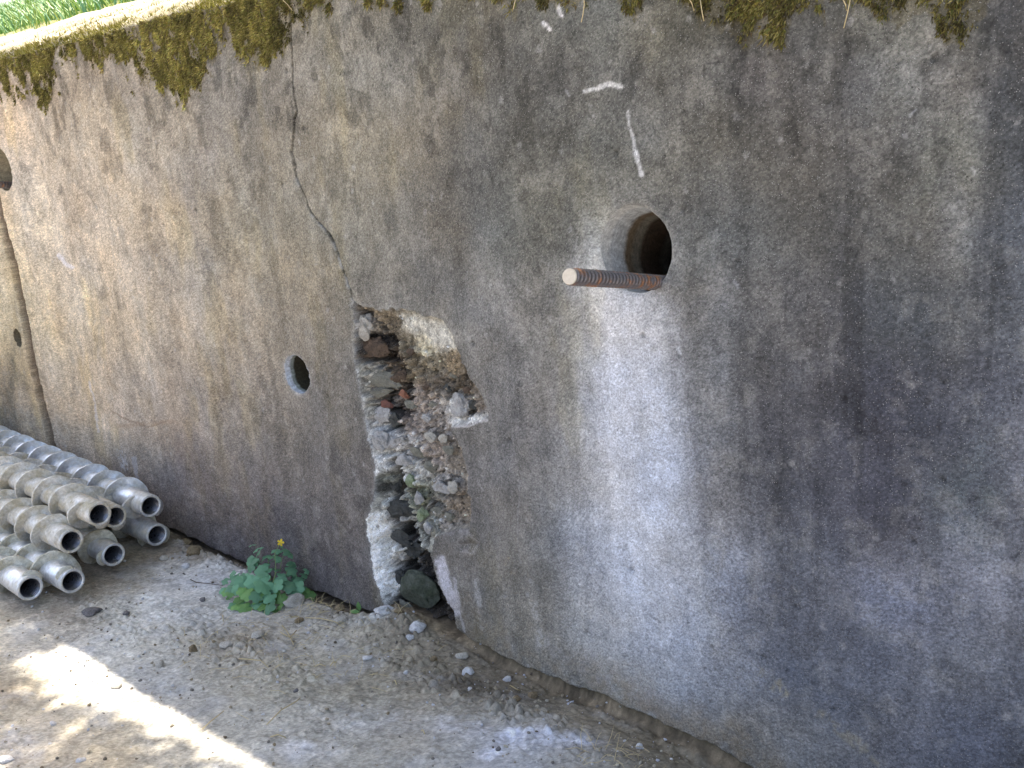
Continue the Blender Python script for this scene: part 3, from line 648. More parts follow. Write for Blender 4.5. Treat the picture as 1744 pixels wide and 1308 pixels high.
def ground_z(x, y, fine=True):
    zbw = np.where(x < -1.9, zbot(x), zbot(x))
    z = fbm(x * 2.2, y * 2.2, 101, 3) * .012
    z = z + fbm(x * 11, y * 11, 102, 4, .55) * .007
    ridge = np.clip(fbm(x * 9 + 4, y * 9, 103, 3) + .1, 0, 1)
    cl = np.exp(-((x + 2.0) / .30) ** 2 - ((y + .33) / .07) ** 2) * .8 + np.exp(-((x + 1.35) / .3) ** 2 - ((y + .14) / .06) ** 2) + np.exp(-((x + 2.45) / .25) ** 2 - ((y + .42) / .06) ** 2) * .5 + np.exp(-((x + 2.6) / .3) ** 2 - ((y + .05) / .05) ** 2) * .7 + np.exp(-((x + 1.75) / .2) ** 2 - ((y + .06) / .08) ** 2) * .7 + .07
    if fine:
        a, b, i1 = cells(x * 55, y * 55, 8)
        a2, b2, i2 = cells(x * 120 + 3, y * 120, 9)
        z = z + cl * (sm(0, .5, b - a) * (i1 ** 2) * .020 + sm(0, .5, b2 - a2) * i2 * .007) + .003 * ridge * sm(.1, .35, b - a)
        z = z + fbm(x * 90, y * 90, 110, 3, .6) * .0016 + .002 * np.clip(fbm(x * 36, y * 36, 111, 3), 0, 1)
    # spoil heap at the foot of the break
    z = z + .035 * np.exp(-((x + 1.78) / .13) ** 2 - ((y + .0) / .10) ** 2)
    # trough along the foot of the wall, then the undercut soil bank below the slab
    tr = np.where(x > -1.62, 1.0, 0.0) * sm(-1.62, -1.5, x)
    lo = (zbw - .034)
    wgt = sm(-.16, -.012, y) * tr
    z = z * (1 - wgt) + (lo + z * .5) * wgt
    z = z + tr * sm(.004, .035, y) * .044 + tr * sm(-.06, -.01, y) * (fbm(x * 24, y * 60, 121, 5, .65) * .016 - .003)
    tl = sm(-3.0, -2.8, x) * sm(-1.84, -1.93, x)
    z = z + tl * (-.035 * sm(-.05, .0, y)) + np.where(x < -1.9, 1, 0) * sm(.14, .28, y) * .05
    mid_ = sm(-1.93, -1.86, x) * sm(-1.5, -1.6, x)
    z = z + mid_ * sm(.05, .25, y) * .03
    return z
GZ = ground_z(GX, GY) * near
Pg = np.stack([GX, GY, np.zeros_like(GX)], 1); gu, gv = project(Pg)
gk = (near > .01) & ((Pg - CAM) @ DV > .2)
gu = np.where(gk, gu, 500); gv = np.where(gk, gv, 1290)
b1 = fbm(GX * 7, GY * 7, 201, 5, .6); b2 = fbm(GX * 30, GY * 30, 202, 4, .6); b3 = fbm(GX * 100, GY * 100, 203, 3, .6)
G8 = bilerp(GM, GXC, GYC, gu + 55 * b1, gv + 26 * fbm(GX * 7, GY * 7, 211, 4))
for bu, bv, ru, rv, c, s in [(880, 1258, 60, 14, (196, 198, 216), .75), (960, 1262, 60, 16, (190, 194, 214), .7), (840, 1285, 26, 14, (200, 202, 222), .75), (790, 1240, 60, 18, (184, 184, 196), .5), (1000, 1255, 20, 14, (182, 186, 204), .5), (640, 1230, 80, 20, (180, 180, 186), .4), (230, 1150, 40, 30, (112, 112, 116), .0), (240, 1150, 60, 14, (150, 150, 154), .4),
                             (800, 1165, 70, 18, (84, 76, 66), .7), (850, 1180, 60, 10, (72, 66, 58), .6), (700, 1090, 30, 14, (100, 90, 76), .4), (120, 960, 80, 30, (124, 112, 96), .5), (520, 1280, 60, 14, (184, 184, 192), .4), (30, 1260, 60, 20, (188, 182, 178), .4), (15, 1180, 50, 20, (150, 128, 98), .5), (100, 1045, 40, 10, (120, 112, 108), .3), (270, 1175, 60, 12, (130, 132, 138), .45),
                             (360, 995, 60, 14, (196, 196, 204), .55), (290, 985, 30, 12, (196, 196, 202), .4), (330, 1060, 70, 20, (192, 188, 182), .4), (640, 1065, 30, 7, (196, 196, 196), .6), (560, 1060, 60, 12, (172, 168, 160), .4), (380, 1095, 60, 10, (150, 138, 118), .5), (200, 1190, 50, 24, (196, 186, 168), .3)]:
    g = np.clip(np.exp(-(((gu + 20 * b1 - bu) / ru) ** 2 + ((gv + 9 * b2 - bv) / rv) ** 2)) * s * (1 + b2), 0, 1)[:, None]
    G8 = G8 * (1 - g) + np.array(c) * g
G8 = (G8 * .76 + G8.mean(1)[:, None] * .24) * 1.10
G8 = G8 * (1 + .12 * b1 + .13 * b2 + .12 * b3 + .22 * (rng.random(GX.shape) - .5))[:, None]
# dark damp clods
dk = np.clip(sm(.22, .5, fbm(GX * 26, GY * 40, 221, 4, .6)), 0, 1)[:, None] * .3; G8 = G8 * (1 - dk) + G8 * .66 * dk
# chalky dust blotches
du = np.clip(sm(.15, .5, fbm(GX * 9 + 3, GY * 12, 231, 4, .6)), 0, 1)[:, None] * .3; G8 = G8 * (1 - du) + np.array((188, 188, 194)) * du
us = (sm(-.012, .012, GY) * np.where(GX > -1.9, 1, .8))[:, None]; G8 = G8 * (1 - us) + np.array((126, 112, 92)) * (1 + .3 * b1 + .3 * b3)[:, None] * us * (1 + .25 * b2)[:, None]
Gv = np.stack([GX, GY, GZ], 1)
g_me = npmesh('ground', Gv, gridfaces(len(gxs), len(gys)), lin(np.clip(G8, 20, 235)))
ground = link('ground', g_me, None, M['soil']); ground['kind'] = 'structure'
def gz1(x, y): 
    return float(ground_z(np.array([x]), np.array([y]))[0])

# bank behind the wall
bxs = np.concatenate([-np.geomspace(200, 6.5, 12), seg((-6.2, -1.5, .03), (-1.5, 3, .1)), np.geomspace(3.2, 200, 12)]); bys = np.concatenate([np.linspace(.30, 2.2, 50), np.geomspace(2.4, 200, 20)])
BX = np.repeat(bxs, len(bys)); BY = np.tile(bys, len(bxs))
def bank_z(x, y): return ZTOP + .01 + .36 * np.minimum(y, 5) + (fbm(x * 5, y * 5, 301, 4) * .03) * sm(.28, .5, y)
BZ = bank_z(BX, BY)
Bc = lin(np.clip((np.array((176, 166, 142))[None] * (1 - sm(.6, .9, BY))[:, None] + np.array((112, 116, 66))[None] * sm(.6, .9, BY)[:, None]) * (1 + .3 * fbm(BX * 12, BY * 12, 303, 4))[:, None] * np.ones((len(BX), 3)), 10, 240))
bank = link('bank', npmesh('bank', np.stack([BX, BY, BZ], 1), gridfaces(len(bxs), len(bys)), Bc), None, M['soil']); bank['kind'] = 'structure'

# ------------------------------------------------------------------ ANCHOR BAR in the core hole
def tube_mesh(name, path, radii, na=20, colr=None, smooth=True, cap=True):
    path = np.array(path, float); n = len(path)
    t = np.gradient(path, axis=0); t /= np.linalg.norm(t, axis=1)[:, None]
    up = np.array([0, 0, 1.0]) if abs(t[0][2]) < .9 else np.array([1.0, 0, 0])
    VV = []
    for i in range(n):
        a = np.cross(t[i], up); a /= np.linalg.norm(a); b = np.cross(a, t[i])
        for j in range(na):
            an = j / na * 2 * math.pi; rr = radii[i] if np.ndim(radii[i]) == 0 else radii[i][j]
            VV.append(path[i] + rr * (a * math.cos(an) + b * math.sin(an)))
    FF = []
    for i in range(n - 1):
        for j in range(na):
            a, b = i * na + j, i * na + (j + 1) % na
            FF += [(a, b, b + na), (a, b + na, a + na)]
    if cap:
        VV += [path[0], path[-1]]; c0, c1 = n * na, n * na + 1
        for j in range(na):
            FF.append((c0, (j + 1) % na, j)); FF.append((c1, (n - 1) * na + j, (n - 1) * na + (j + 1) % na))
    return npmesh(name, np.array(VV), np.array(FF), colr, smooth)
b = MB('rusty_ribbed_steel'); n1 = b.noise(45, 4, .6); n2 = b.noise(300, 3, .6)
c = b.mix(b.rng(n1, .50, .62, 0, 1), lin((112, 106, 106)), lin((146, 104, 76))); c = b.mix(1.0, c, b_comb(b, b.rng(n2, .3, .7, .7, 1.25)), 'MULTIPLY')
M['bar'] = b.done(c, .55, b.bump(n2, .5, .0005), .5, .35)
b = MB('sawn_bar_end'); n1 = b.noise(160, 4, .7)
M['barend'] = b.done(b.mix(n1, lin((170, 158, 140)), lin((212, 204, 190))), .8, None, .3)
def make_bar(p_end, p_wall, extra, dia, label):
    d = p_wall - p_end; L = np.linalg.norm(d); dn = d / L; tot = L + extra
    root = empty('anchor_bar', tuple(p_end)); tag(root, label, 'steel bar')
    na = 28; nst = int(tot / .0009); s = np.linspace(0, tot, nst); path = np.outer(s, dn)
    an = np.arange(na) / na * 2 * math.pi; pitch = .0125; rr = []
    for si in s:
        ph = (si / pitch - an / (2 * math.pi)) % 1.0
        rib = np.clip(1 - np.abs(ph - .5) / .20, 0, 1); rib = rib * rib * (3 - 2 * rib)
        flat = .25 + .75 * np.clip(np.abs(np.cos(an - .5)) * 2.2 - .25, 0, 1)
        rr.append(dia / 2 * (.93 + .20 * rib * flat * min(1, si / .004)))
    me_ = tube_mesh('shaft', path, rr, na, None, True); link('shaft', me_, root, M['bar'])
    ce = tube_mesh('cut_end', np.outer([-.0015, -.0006, .001], dn), [dia / 2 * .90, dia / 2 * .97, dia / 2 * .99], 28, None, False); link('cut_end', ce, root, M['barend'])
    return root
pw = on_wall(1118, 481)
make_bar(CAM + ray(970, 471) * 1.5, pw, .55, .0255, 'short rusty ribbed steel bar jutting from the large round core hole')
hx, hz, hr = HOLES[3]
make_bar(np.array([hx + .035, -.06, hz - hr * .62]), np.array([hx + .01, .0, hz - hr * .72]), .45, .024, 'ribbed steel bar lying in the far hole at the left edge of the wall')

# ------------------------------------------------------------------ AUGER RODS
b = MB('dusty_galvanised_steel'); n1 = b.noise(16, 5, .65); n2 = b.noise(90, 4, .6); n3 = b.noise(400, 2, .6)
c = b.mix(b.rng(n1, .42, .66, 0, 1), lin((222, 225, 230)), lin((196, 190, 176))); c = b.mix(1.0, c, b_comb(b, b.rng(n2, .3, .7, .78, 1.16)), 'MULTIPLY')
M['steel'] = b.done(c, b.rng(n1, .4, .65, .34, .75), b.bump(b.math('ADD', n2, b.math('MULTIPLY', n3, .3)), .35, .0012), .5, b.rng(n1, .42, .62, .75, .15))
b = MB('mud_caked_flight'); n1 = b.noise(28, 5, .65); n2 = b.noise(120, 4, .6)
c = b.mix(b.rng(n1, .4, .6, 0, 1), lin((208, 205, 192)), lin((176, 168, 146))); c = b.mix(1.0, c, b_comb(b, b.rng(n2, .3, .7, .7, 1.2)), 'MULTIPLY')
M['flight'] = b.done(c, .7, b.bump(n2, .6, .002), .4, .15)
b = MB('bright_threaded_steel'); n1 = b.noise(60, 4, .6)
M['thread'] = b.done(b.mix(n1, lin((150, 152, 160)), lin((84, 84, 90))), b.rng(n1, .3, .7, .22, .42), None, .5, .85)
b = MB('mud_smeared_steel'); n1 = b.noise(22, 5, .65); n2 = b.noise(130, 4, .6)
c = b.mix(b.rng(n1, .38, .62, 0, 1), lin((218, 216, 212)), lin((184, 174, 152))); c = b.mix(1.0, c, b_comb(b, b.rng(n2, .3, .7, .76, 1.18)), 'MULTIPLY')
M['mud'] = b.done(c, b.rng(n1, .4, .6, .45, .85), b.bump(n2, .5, .0018), .45, b.rng(n1, .4, .58, .45, .05))
RT, RF, LEN, PIT = .0360, .0605, 1.62, .124
def lathe(prof, na=40):
    VV = [(x, r * math.cos(j / na * 2 * math.pi), r * math.sin(j / na * 2 * math.pi)) for x, r in prof for j in range(na)]
    FF = []
    for i in range(len(prof) - 1):
        for j in range(na):
            a, b_ = i * na + j, i * na + (j + 1) % na
            FF += [(a, b_, b_ + na), (a, b_ + na, a + na)]
    return np.array(VV), np.array(FF)
def make_rod_meshes(var):
    r = np.random.default_rng(40 + var)
    # outer tube along -x, mouth at x=0 (mouth faces +x)
    prof = [(-LEN, RT * .6), (-LEN, RT * .95), (-LEN + .004, RT), (-.085, RT), (-.080, RT * .985), (-.004, RT * .985), (0, RT * .95), (.0005, RT * .80), (-.004, RT * .75)]
    v, f_ = lathe(prof); tube = npmesh('tube', v, f_, None, True)
    prof = [(-.004, RT * .75)]
    x = -.006
    while x > -.075:
        prof += [(x, RT * .76), (x - .003, RT * .69), (x - .0045, RT * .69), (x - .0065, RT * .76)]; x -= .0075
    prof += [(-.10, RT * .62), (-.16, RT * .6), (-.162, .0005)]
    v, f_ = lathe(prof); thr = npmesh('threaded_bore', v, f_, None, False)
    # helical flight
    x0, x1 = -.055 - .02 * (var % 2), -LEN + .05; n = int((x0 - x1) / PIT * 44); VV, FF = [], []
    ph0 = r.uniform(0, 6.28)
    for i in range(n + 1):
        s = i / n; x = x0 + (x1 - x0) * s; an = ph0 + (x0 - x) / PIT * 2 * math.pi
        ramp = min(1, i / 7, (n - i) / 7) if i < n else 0
        wob = 1 + .035 * math.sin(i * .37 + var) + .02 * math.sin(i * 1.3) - .06 * max(0, math.sin(i * .11 + var * 2)) ** 8
        ro = RT + (RF - RT) * max(ramp, .05) * wob
        ca, sa = math.cos(an), math.sin(an)
        w0, w1 = .0050, .0044
        for (rr, dx) in ((RT * .97, w0), (ro, w1), (ro + .0004, 0), (ro, -w1), (RT * .97, -w0)):
            VV.append((x + dx + .002 * math.sin(i * .21 + var), rr * ca, rr * sa))
    for i in range(n):
        for j in range(4):
            a = i * 5 + j; FF += [(a, a + 1, a + 6), (a, a + 6, a + 5)]
    fl = npmesh('screw_flight', np.array(VV), np.array(FF), None, False)
    # small lug at the mouth
    VV, FF = [], []; nl = 16; a0 = r.uniform(.4, 1.4)
    for i in range(nl + 1):
        an = a0 + i / nl * 1.5; hgt = math.sin(math.pi * i / nl) ** .5
        for rr, dx in ((RT * .9, .003), (RT * 1.0 + .012 * hgt, .002), (RT * 1.0 + .012 * hgt, -.003), (RT * .9, -.005)):
            VV.append((-.006 + dx - .012 * i / nl, rr * math.cos(an), rr * math.sin(an)))
    for i in range(nl):
        for j in range(3):
            a = i * 4 + j; FF += [(a, a + 1, a + 5), (a, a + 5, a + 4)]
    lug = npmesh('driving_lug', np.array(VV), np.array(FF), None, True)
    return tube, thr, fl, lug
rodmeshes = [make_rod_meshes(i) for i in range(3)]
RODS = [((257, 862), .162, (11, 757), 0, 'topmost grey auger rod leaning along the wall, cleanest of the pile'),
        ((268, 911), .060, None, 1, 'auger rod on the ground against the wall, under the topmost rod'),
        ((170, 876), .215, (11, 806), 2, 'muddy auger rod lying on top of the middle of the pile'),
        ((197, 880), .150, None, 0, 'auger rod mostly hidden, its mouth peeping out behind the muddy top rod'),
        ((122, 922), .150, (16, 868), 1, 'mud-caked auger rod resting across the two front bottom rods'),
        ((194, 945), .060, None, 2, 'short-showing auger rod on the ground in the middle of the pile front'),
        ((124, 990), .060, (16, 930), 0, 'shiny-ended auger rod on the ground nearest the viewer but one'),
        ((52, 1002), .056, None, 1, 'auger rod at the outer front corner of the pile, farthest from the wall')]
for (uv, z, uv2, var, lb) in RODS:
    P = on_ground(uv[0], uv[1], z)
    ang = math.radians(3.0)
    if uv2:
        Q = on_ground(uv2[0], uv2[1], z); d = Q - P; ang = math.atan2(d[1], -d[0])
    lim = math.atan2(max(0.001, -P[1] - RF - .008), LEN)
    print('rod', lb[:18], P.round(3), 'ang', round(math.degrees(ang), 2), 'lim', round(math.degrees(lim), 2))
    ang = min(ang, lim) if lim > 0 else 0
    root = empty('auger_rod', tuple(P)); root.rotation_euler = (rnd.uniform(0, 6.28), 0, -ang)
    root.rotation_mode = 'XYZ'
    root['group'] = 'auger rods piled at the foot of the wall'; tag(root, lb, 'auger rod')
    for nm, me_, mk in zip(('tube', 'threaded_bore', 'screw_flight', 'driving_lug'), rodmeshes[var], ('steel', 'thread', 'flight', 'flight')):
        mk = mk if mk == 'thread' else ('mud' if 'mud' in lb else ('steel' if mk == 'steel' or 'grey' in lb else 'flight'))
        me_ = me_.copy(); o = link(nm, me_, root, M[mk])

# ------------------------------------------------------------------ PLANT
def leafmat(name, a, b_):
    b = MB(name); n1 = b.noise(60, 4, .6)
    c = b.mix(n1, lin(a), lin(b_)); oi = b.n('ShaderNodeObjectInfo'); c = b.mix(1.0, c, b_comb(b, b.rng(oi.outputs['Random'], 0, 1, .62, 1.25)), 'MULTIPLY'); m_ = b.done(c, .55, b.bump(b.noise(220, 3, .6), .4, .0006), .4)
    b.b.inputs['Subsurface Weight'].default_value = 0.0
    tr = b.n('ShaderNodeBsdfTranslucent'); tr.inputs[0].default_value = (*lin(b_), 1)
    mx = b.n('ShaderNodeMixShader'); mx.inputs[0].default_value = .25
    b.t.links.new(b.b.outputs[0], mx.inputs[1]); b.t.links.new(tr.outputs[0], mx.inputs[2]); b.t.links.new(mx.outputs[0], b.o.inputs[0])
    return m_
M['leaf1'] = leafmat('blue_green_leaf', (98, 146, 112), (126, 170, 134))
M['leaf2'] = leafmat('fresh_green_leaf', (108, 152, 88), (136, 176, 104))
M['petal'] = leafmat('yellow_petal', (240, 206, 30), (250, 222, 60))
M['stem'] = leafmat('green_stem', (120, 146, 90), (140, 160, 110))
def leaf_mesh(seed):
    r = random.Random(seed); pts = []
    n = 29
    for i in range(n):
        a = -math.pi + 2 * math.pi * i / n
        # blade from the stalk (angle pi) to the tip (0), five rounded lobes
        rr = .62 + .30 * abs(math.cos(2.5 * a)) ** .7 + .035 * math.cos(11 * a + seed)
        rr *= (1 - .55 * math.exp(-((abs(a) - math.pi) / .35) ** 2))
        pts.append((rr * math.cos(a) + .55, rr * math.sin(a) * .9))
    V_ = [(x, y, -.28 * (y * y) - .12 * x * x + .05 * math.sin(6 * x + seed) * y + r.uniform(-.02, .02)) for x, y in pts]
    V_ += [(.5, 0, .02)]; c0 = n
    Vi = [(0.5 + (x - .5) * .55, y * .55, z_ * .4 + .03 * abs(math.sin(4 * math.atan2(y, x - .5)))) for x, y, z_ in V_[:n]]; V_ += Vi
    F_ = []
    for i in range(n):
        j = (i + 1) % n; F_ += [(i, j, n + 1 + j), (i, n + 1 + j, n + 1 + i), (n + 1 + i, n + 1 + j, c0)]
    return npmesh('leaf', np.array(V_), np.array(F_), None, True)
leafm = [leaf_mesh(i) for i in range(5)]
leafm2 = []
for q in leafm:
    c_ = q.copy(); c_.materials.append(M['leaf2']); leafm2.append(c_); q.materials.append(M['leaf1'])
def place_leaf(parent, base, tip_dir, normal, size, ms, name='leaf'):
    x = Vector(tip_dir).normalized(); z = Vector(normal); z = (z - x * z.dot(x)).normalized(); y = z.cross(x)
    o = link(name, ms[rnd.randrange(len(ms))], parent)
    mt = Matrix((( x.x, y.x, z.x), (x.y, y.y, z.y), (x.z, y.z, z.z))).to_4x4()
    o.matrix_local = Matrix.Translation(base) @ mt @ Matrix.Diagonal((size, size, size, 1)); return o
pb = on_ground(468, 1018); pb[2] = gz1(pb[0], pb[1]) - .003
plant = empty('leafy_weed', tuple(pb)); tag(plant, 'small leafy green weed with a yellow flower growing at the foot of the wall', 'plant')
def at_plant(u_, v_, off):        # a point near the plant's own depth
    k_ = ray(u_, v_); d0 = (pb - CAM) @ DV; return CAM + k_ * (d0 + off) - pb
LEAVES = [(455, 948, 13, .02), (440, 940, 14, .02), (432, 958, 13, .01), (470, 940, 12, .02), (486, 938, 11, .02), (475, 952, 9, .0), (428, 965, 17, .0), (445, 975, 18, -.02), (470, 970, 15, .0), (495, 972, 15, .01), (498, 962, 13, .02), (400, 985, 14, .0), (390, 1000, 13, -.01), (412, 990, 17, -.02),
          (430, 992, 18, -.03), (450, 998, 20, -.04), (470, 995, 17, -.03), (490, 1000, 17, -.02), (505, 1000, 17, -.01), (500, 1012, 15, -.02), (515, 1014, 14, .0), (528, 1012, 13, .01), (520, 1025, 13, .0), (400, 1005, 14, -.03), (420, 1012, 16, -.05), (438, 1015, 16, -.06), (402, 1030, 16, -.06), (418, 1035, 15, -.07),
          (440, 1030, 14, -.06), (455, 1035, 19, -.08), (468, 1040, 14, -.07), (460, 1015, 17, -.05), (480, 1018, 14, -.04), (412, 1045, 12, -.08), (440, 1046, 11, -.08), (452, 962, 12, .01), (478, 985, 14, -.01), (510, 985, 12, .01), (385, 1008, 10, -.01), (430, 1003, 15, -.03)]
for i, (lu, lv, ls, off) in enumerate(LEAVES):
    for rep in range(3):
        c_ = at_plant(lu + rnd.uniform(-6, 6) * (rep + .3), lv + rnd.uniform(-6, 6) * (rep + .3), off + rep * .012)
        out = np.array([c_[0], c_[1], 0]); n_ = np.linalg.norm(out) + 1e-6; out = out / n_
        td = out + np.array([rnd.uniform(-.5, .5), rnd.uniform(-.5, .5), rnd.uniform(-.5, .15)])
        sc = ls / F * 2.35 * rnd.uniform(.85, 1.15) * (1.0, .85, .7)[rep] * (1.1 if lv < 960 else 1)
        nrm = (rnd.uniform(-.1, .9), rnd.uniform(-1.0, -.2), rnd.uniform(.5, 1.1))
        tdv = Vector(td).normalized()
        place_leaf(plant, Vector(c_) - tdv * sc * .6, tdv, nrm, sc * 1.05, leafm if lv < 1003 or rnd.random() < .35 else leafm2)
for i, (lu, lv, ls, off) in enumerate(LEAVES):
    if i % 2: continue
    e = at_plant(lu, lv, off); p_ = [np.zeros(3), e * .45 + np.array([0, 0, .03 * rnd.random()]), e * .8 + np.array([0, 0, .012]), e]
    sm_ = tube_mesh('stem', p_, [.0016, .0013, .001, .0007], 5); link('stem', sm_, plant, M['stem'])
fl_ = at_plant(478, 924, .0)
link('flower_stalk', tube_mesh('flower_stalk', [at_plant(462, 1000, -.02), at_plant(470, 975, -.01), at_plant(468, 942, 0), fl_], [.0014, .0012, .001, .0008], 5), plant, M['stem'])
for i in range(5):
    a = i / 5 * 6.28; V_ = []
    for (x, y, z_) in ((0, 0, 0), (.4, -.25, .1), (.9, -.32, .12), (1.1, 0, .05), (.9, .32, .12), (.4, .25, .1)): V_.append((x * .0095, y * .0095, z_ * .0095))
    me_ = npmesh('petal', np.array(V_), np.array([(0, 1, 5), (1, 2, 4), (1, 4, 5), (2, 3, 4)]), None); o = link('petal', me_, plant, M['petal'])
    o.matrix_local = Matrix.Translation(Vector(fl_)) @ Vector((.6, -.75, .35)).to_track_quat('Z', 'Y').to_matrix().to_4x4() @ Matrix.Rotation(a, 4, 'Z')
# seedling by the broken edge
ps = on_ground(612, 1034); ps[2] = gz1(ps[0], ps[1])
sd_root = empty('seedling', tuple(ps)); tag(sd_root, 'tiny two-leaved green seedling beside the lower tip of the white broken edge', 'plant')
V_ = [(0, 0, 0), (.35, -.22, .05), (.7, -.18, .03), (1, 0, -.03), (.7, .18, .03), (.35, .22, .05)]
sl_me = npmesh('leaf', np.array(V_), np.array([(0, 1, 5), (1, 2, 4), (1, 4, 5), (2, 3, 4)]), None); sl_me.materials.append(M['leaf2'])
for e_, td, s_ in (((0, 0, .022), (.0, -.1, 1), .03), ((0, 0, .02), (-.6, -.5, .1), .028), ((0, 0, .012), (-.3, -.6, -.2), .022)):
    place_leaf(sd_root, Vector(e_), td, (.5, -.8, .4), s_, [sl_me])
link('stem', tube_mesh('stem', [np.zeros(3), np.array([0, 0, .012]), np.array([0, 0, .024])], [.0009, .0008, .0006], 5), sd_root, M['stem'])

# ------------------------------------------------------------------ LOOSE STONES on the ground
M['peb_pale'] = mat_stone('dusty_pale_pebble', (192, 186, 176), (160, 152, 140), 60, .002)
M['peb_white'] = mat_stone('white_plaster_bit', (216, 214, 214), (190, 188, 190), 90, .002)
M['peb_brown'] = mat_stone('dry_mud_clod', (146, 130, 104), (116, 100, 78), 70, .003)
M['peb_grey'] = mat_stone('grey_chip', (126, 122, 122), (92, 88, 88), 70, .002)
LOOSE = [(333, 944, 12, 13, 'peb_brown', 'brown oval mud clod under the dark slit of the wall, right of the rod ends'), (317, 922, 11, 8, 'peb_brown', 'crumbly clod tucked under the wall just right of the lowest rod mouth'), (280, 951, 8, 5, 'peb_pale', 'small pinkish pebble on the dust right of the lowest rod mouth'),
         (316, 966, 8, 6, 'peb_white', 'white chip in the dust below the brown oval clod'), (155, 1040, 17, 6, 'peb_grey', 'flat grey-brown stone sliver in front of the rod pile'), (388, 1100, 14, 8, 'peb_pale', 'pale rounded clod, the left one of the pair lying close together'), (412, 1101, 10, 8, 'peb_pale', 'pale rounded clod, the right one of the pair lying close together'),
         (438, 1084, 13, 7, 'peb_pale', 'pale clod just behind the pair of rounded clods'), (328, 1104, 9, 10, 'peb_brown', 'brown clod left of the pair of pale clods'), (272, 1130, 7, 9, 'peb_pale', 'upright pale pebble left of the brown clods'), (198, 1167, 9, 5, 'peb_pale', 'pale flat pebble at the edge of the sunlit patch'),
         (508, 1052, 8, 5, 'peb_brown', 'tan pebble below the right side of the weed'), (580, 1056, 12, 7, 'peb_pale', 'pale oval pebble in front of the seedling'), (497, 1020, 20, 13, 'peb_pale', 'large pale flat stone leaning behind the weed at the foot of the wall'), (578, 1030, 9, 9, 'peb_brown', 'rounded clod in the dark slit left of the seedling'), (562, 1008, 8, 6, 'peb_brown', 'clod in the slit under the wall right of the weed'),
         (655, 1058, 17, 8, 'peb_white', 'broad whitish mortar crust below the white broken edge'), (712, 1080, 16, 13, 'peb_white', 'large rough pale mortar lump at the foot of the break'), (698, 1091, 7, 6, 'peb_white', 'small white lump against the large rough mortar lump'), (736, 1063, 9, 5, 'peb_white', 'thin pale chip below the dark green boulder'),
         (625, 1120, 9, 4, 'peb_white', 'flat white flake alone on the bare soil'), (691, 1145, 5, 6, 'peb_white', 'small bright white chip on bare soil left of the dark clods'), (797, 1141, 11, 9, 'peb_white', 'largest bright white lump among the dark clods'), (862, 1143, 7, 6, 'peb_white', 'white chip near the foot of the wall right of the dark clods'), (785, 1116, 12, 7, 'peb_pale', 'greyish lump above the dark clods'),
         (800, 1172, 5, 4, 'peb_white', 'small white crumb in the middle of the dark clods'), (1088, 1256, 6, 7, 'peb_white', 'white chip close to the wall foot near the lower right'), (1003, 1254, 8, 5, 'peb_pale', 'pale chip at the right end of the chalky blotch'), (685, 1060, 9, 7, 'peb_brown', 'brown clod in front of the mouth of the break'), (640, 1100, 6, 5, 'peb_pale', 'grey pebble between the flake and the mortar crust'),
         (90, 1232, 6, 5, 'peb_white', 'white crumb just below the sunlit patch'), (138, 1298, 8, 5, 'peb_white', 'white chip near the bottom edge under the sunlit patch'), (10, 1292, 14, 7, 'peb_white', 'broad white crust at the bottom left corner'), (505, 1175, 6, 5, 'peb_grey', 'dark crumb alone on the bare soil below the straws'), (848, 1275, 5, 5, 'peb_grey', 'dark crumb on the chalky blotch'), (215, 1045, 6, 5, 'peb_grey', 'small dark pebble on the dust between rods and weed'),
         (345, 1020, 6, 5, 'peb_grey', 'small brown chip on the dust left of the weed'), (740, 1125, 7, 6, 'peb_brown', 'mud clod left of the greyish lump'), (880, 1190, 8, 6, 'peb_brown', 'mud clod under the undercut right of the dark clods'), (905, 1172, 9, 7, 'peb_brown', 'mud clod wedged below the wall edge')]
for i, (u_, v_, ru, rv, mk, lb) in enumerate(LOOSE):
    p = on_ground(u_, v_, .005); dz_ = (p - CAM) @ DV; a_, b_ = ru / F * dz_, rv / F * dz_
    p[2] = gz1(p[0], p[1]) + b_ * .35
    if p[1] > -.012: p[1] = -.012
    o = rock('clod' if 'clod' in lb else 'pebble', p, (a_ * 1.1, a_ * .85, b_ * .95), 900 + i, M[mk], 3, .4, .09, None, rot=False, smooth=mk in ('peb_pale',))
    o.rotation_euler = (rnd.uniform(-.15, .15), rnd.uniform(-.15, .15), rnd.uniform(0, .9) + .5)
    tag(o, lb, 'clod' if 'clod' in lb else 'stone', 'loose stones and clods on the ground')

def gr_fn(i):
    u_, v_ = rnd.uniform(-20, 1240), rnd.uniform(880, 1330)
    if i % 3 == 0:
        cx_, cy_, sx_, sy_ = rnd.choice([(470, 1080, 120, 22), (830, 1165, 90, 30), (640, 1085, 90, 25), (330, 1110, 80, 18), (330, 960, 60, 26), (1060, 1285, 60, 20), (200, 1160, 80, 24), (900, 1180, 90, 30), (560, 1050, 80, 14)])
        u_, v_ = rnd.gauss(cx_, sx_), rnd.gauss(cy_, sy_)
    p = on_ground(u_, v_)
    if p[1] > .02 or p[1] < -1.05 or p[0] < -4.4: return None
    s = .0010 + .0050 * rnd.random() ** 5
    p[2] = float(np.interp(0, [0], [0])) ; p = p.copy()
    c = rnd.choice([(176, 168, 152), (150, 138, 118), (132, 118, 96), (120, 114, 108), (196, 194, 192), (160, 150, 132), (100, 90, 78), (186, 186, 194)])
    return p, s, c
_pts = []
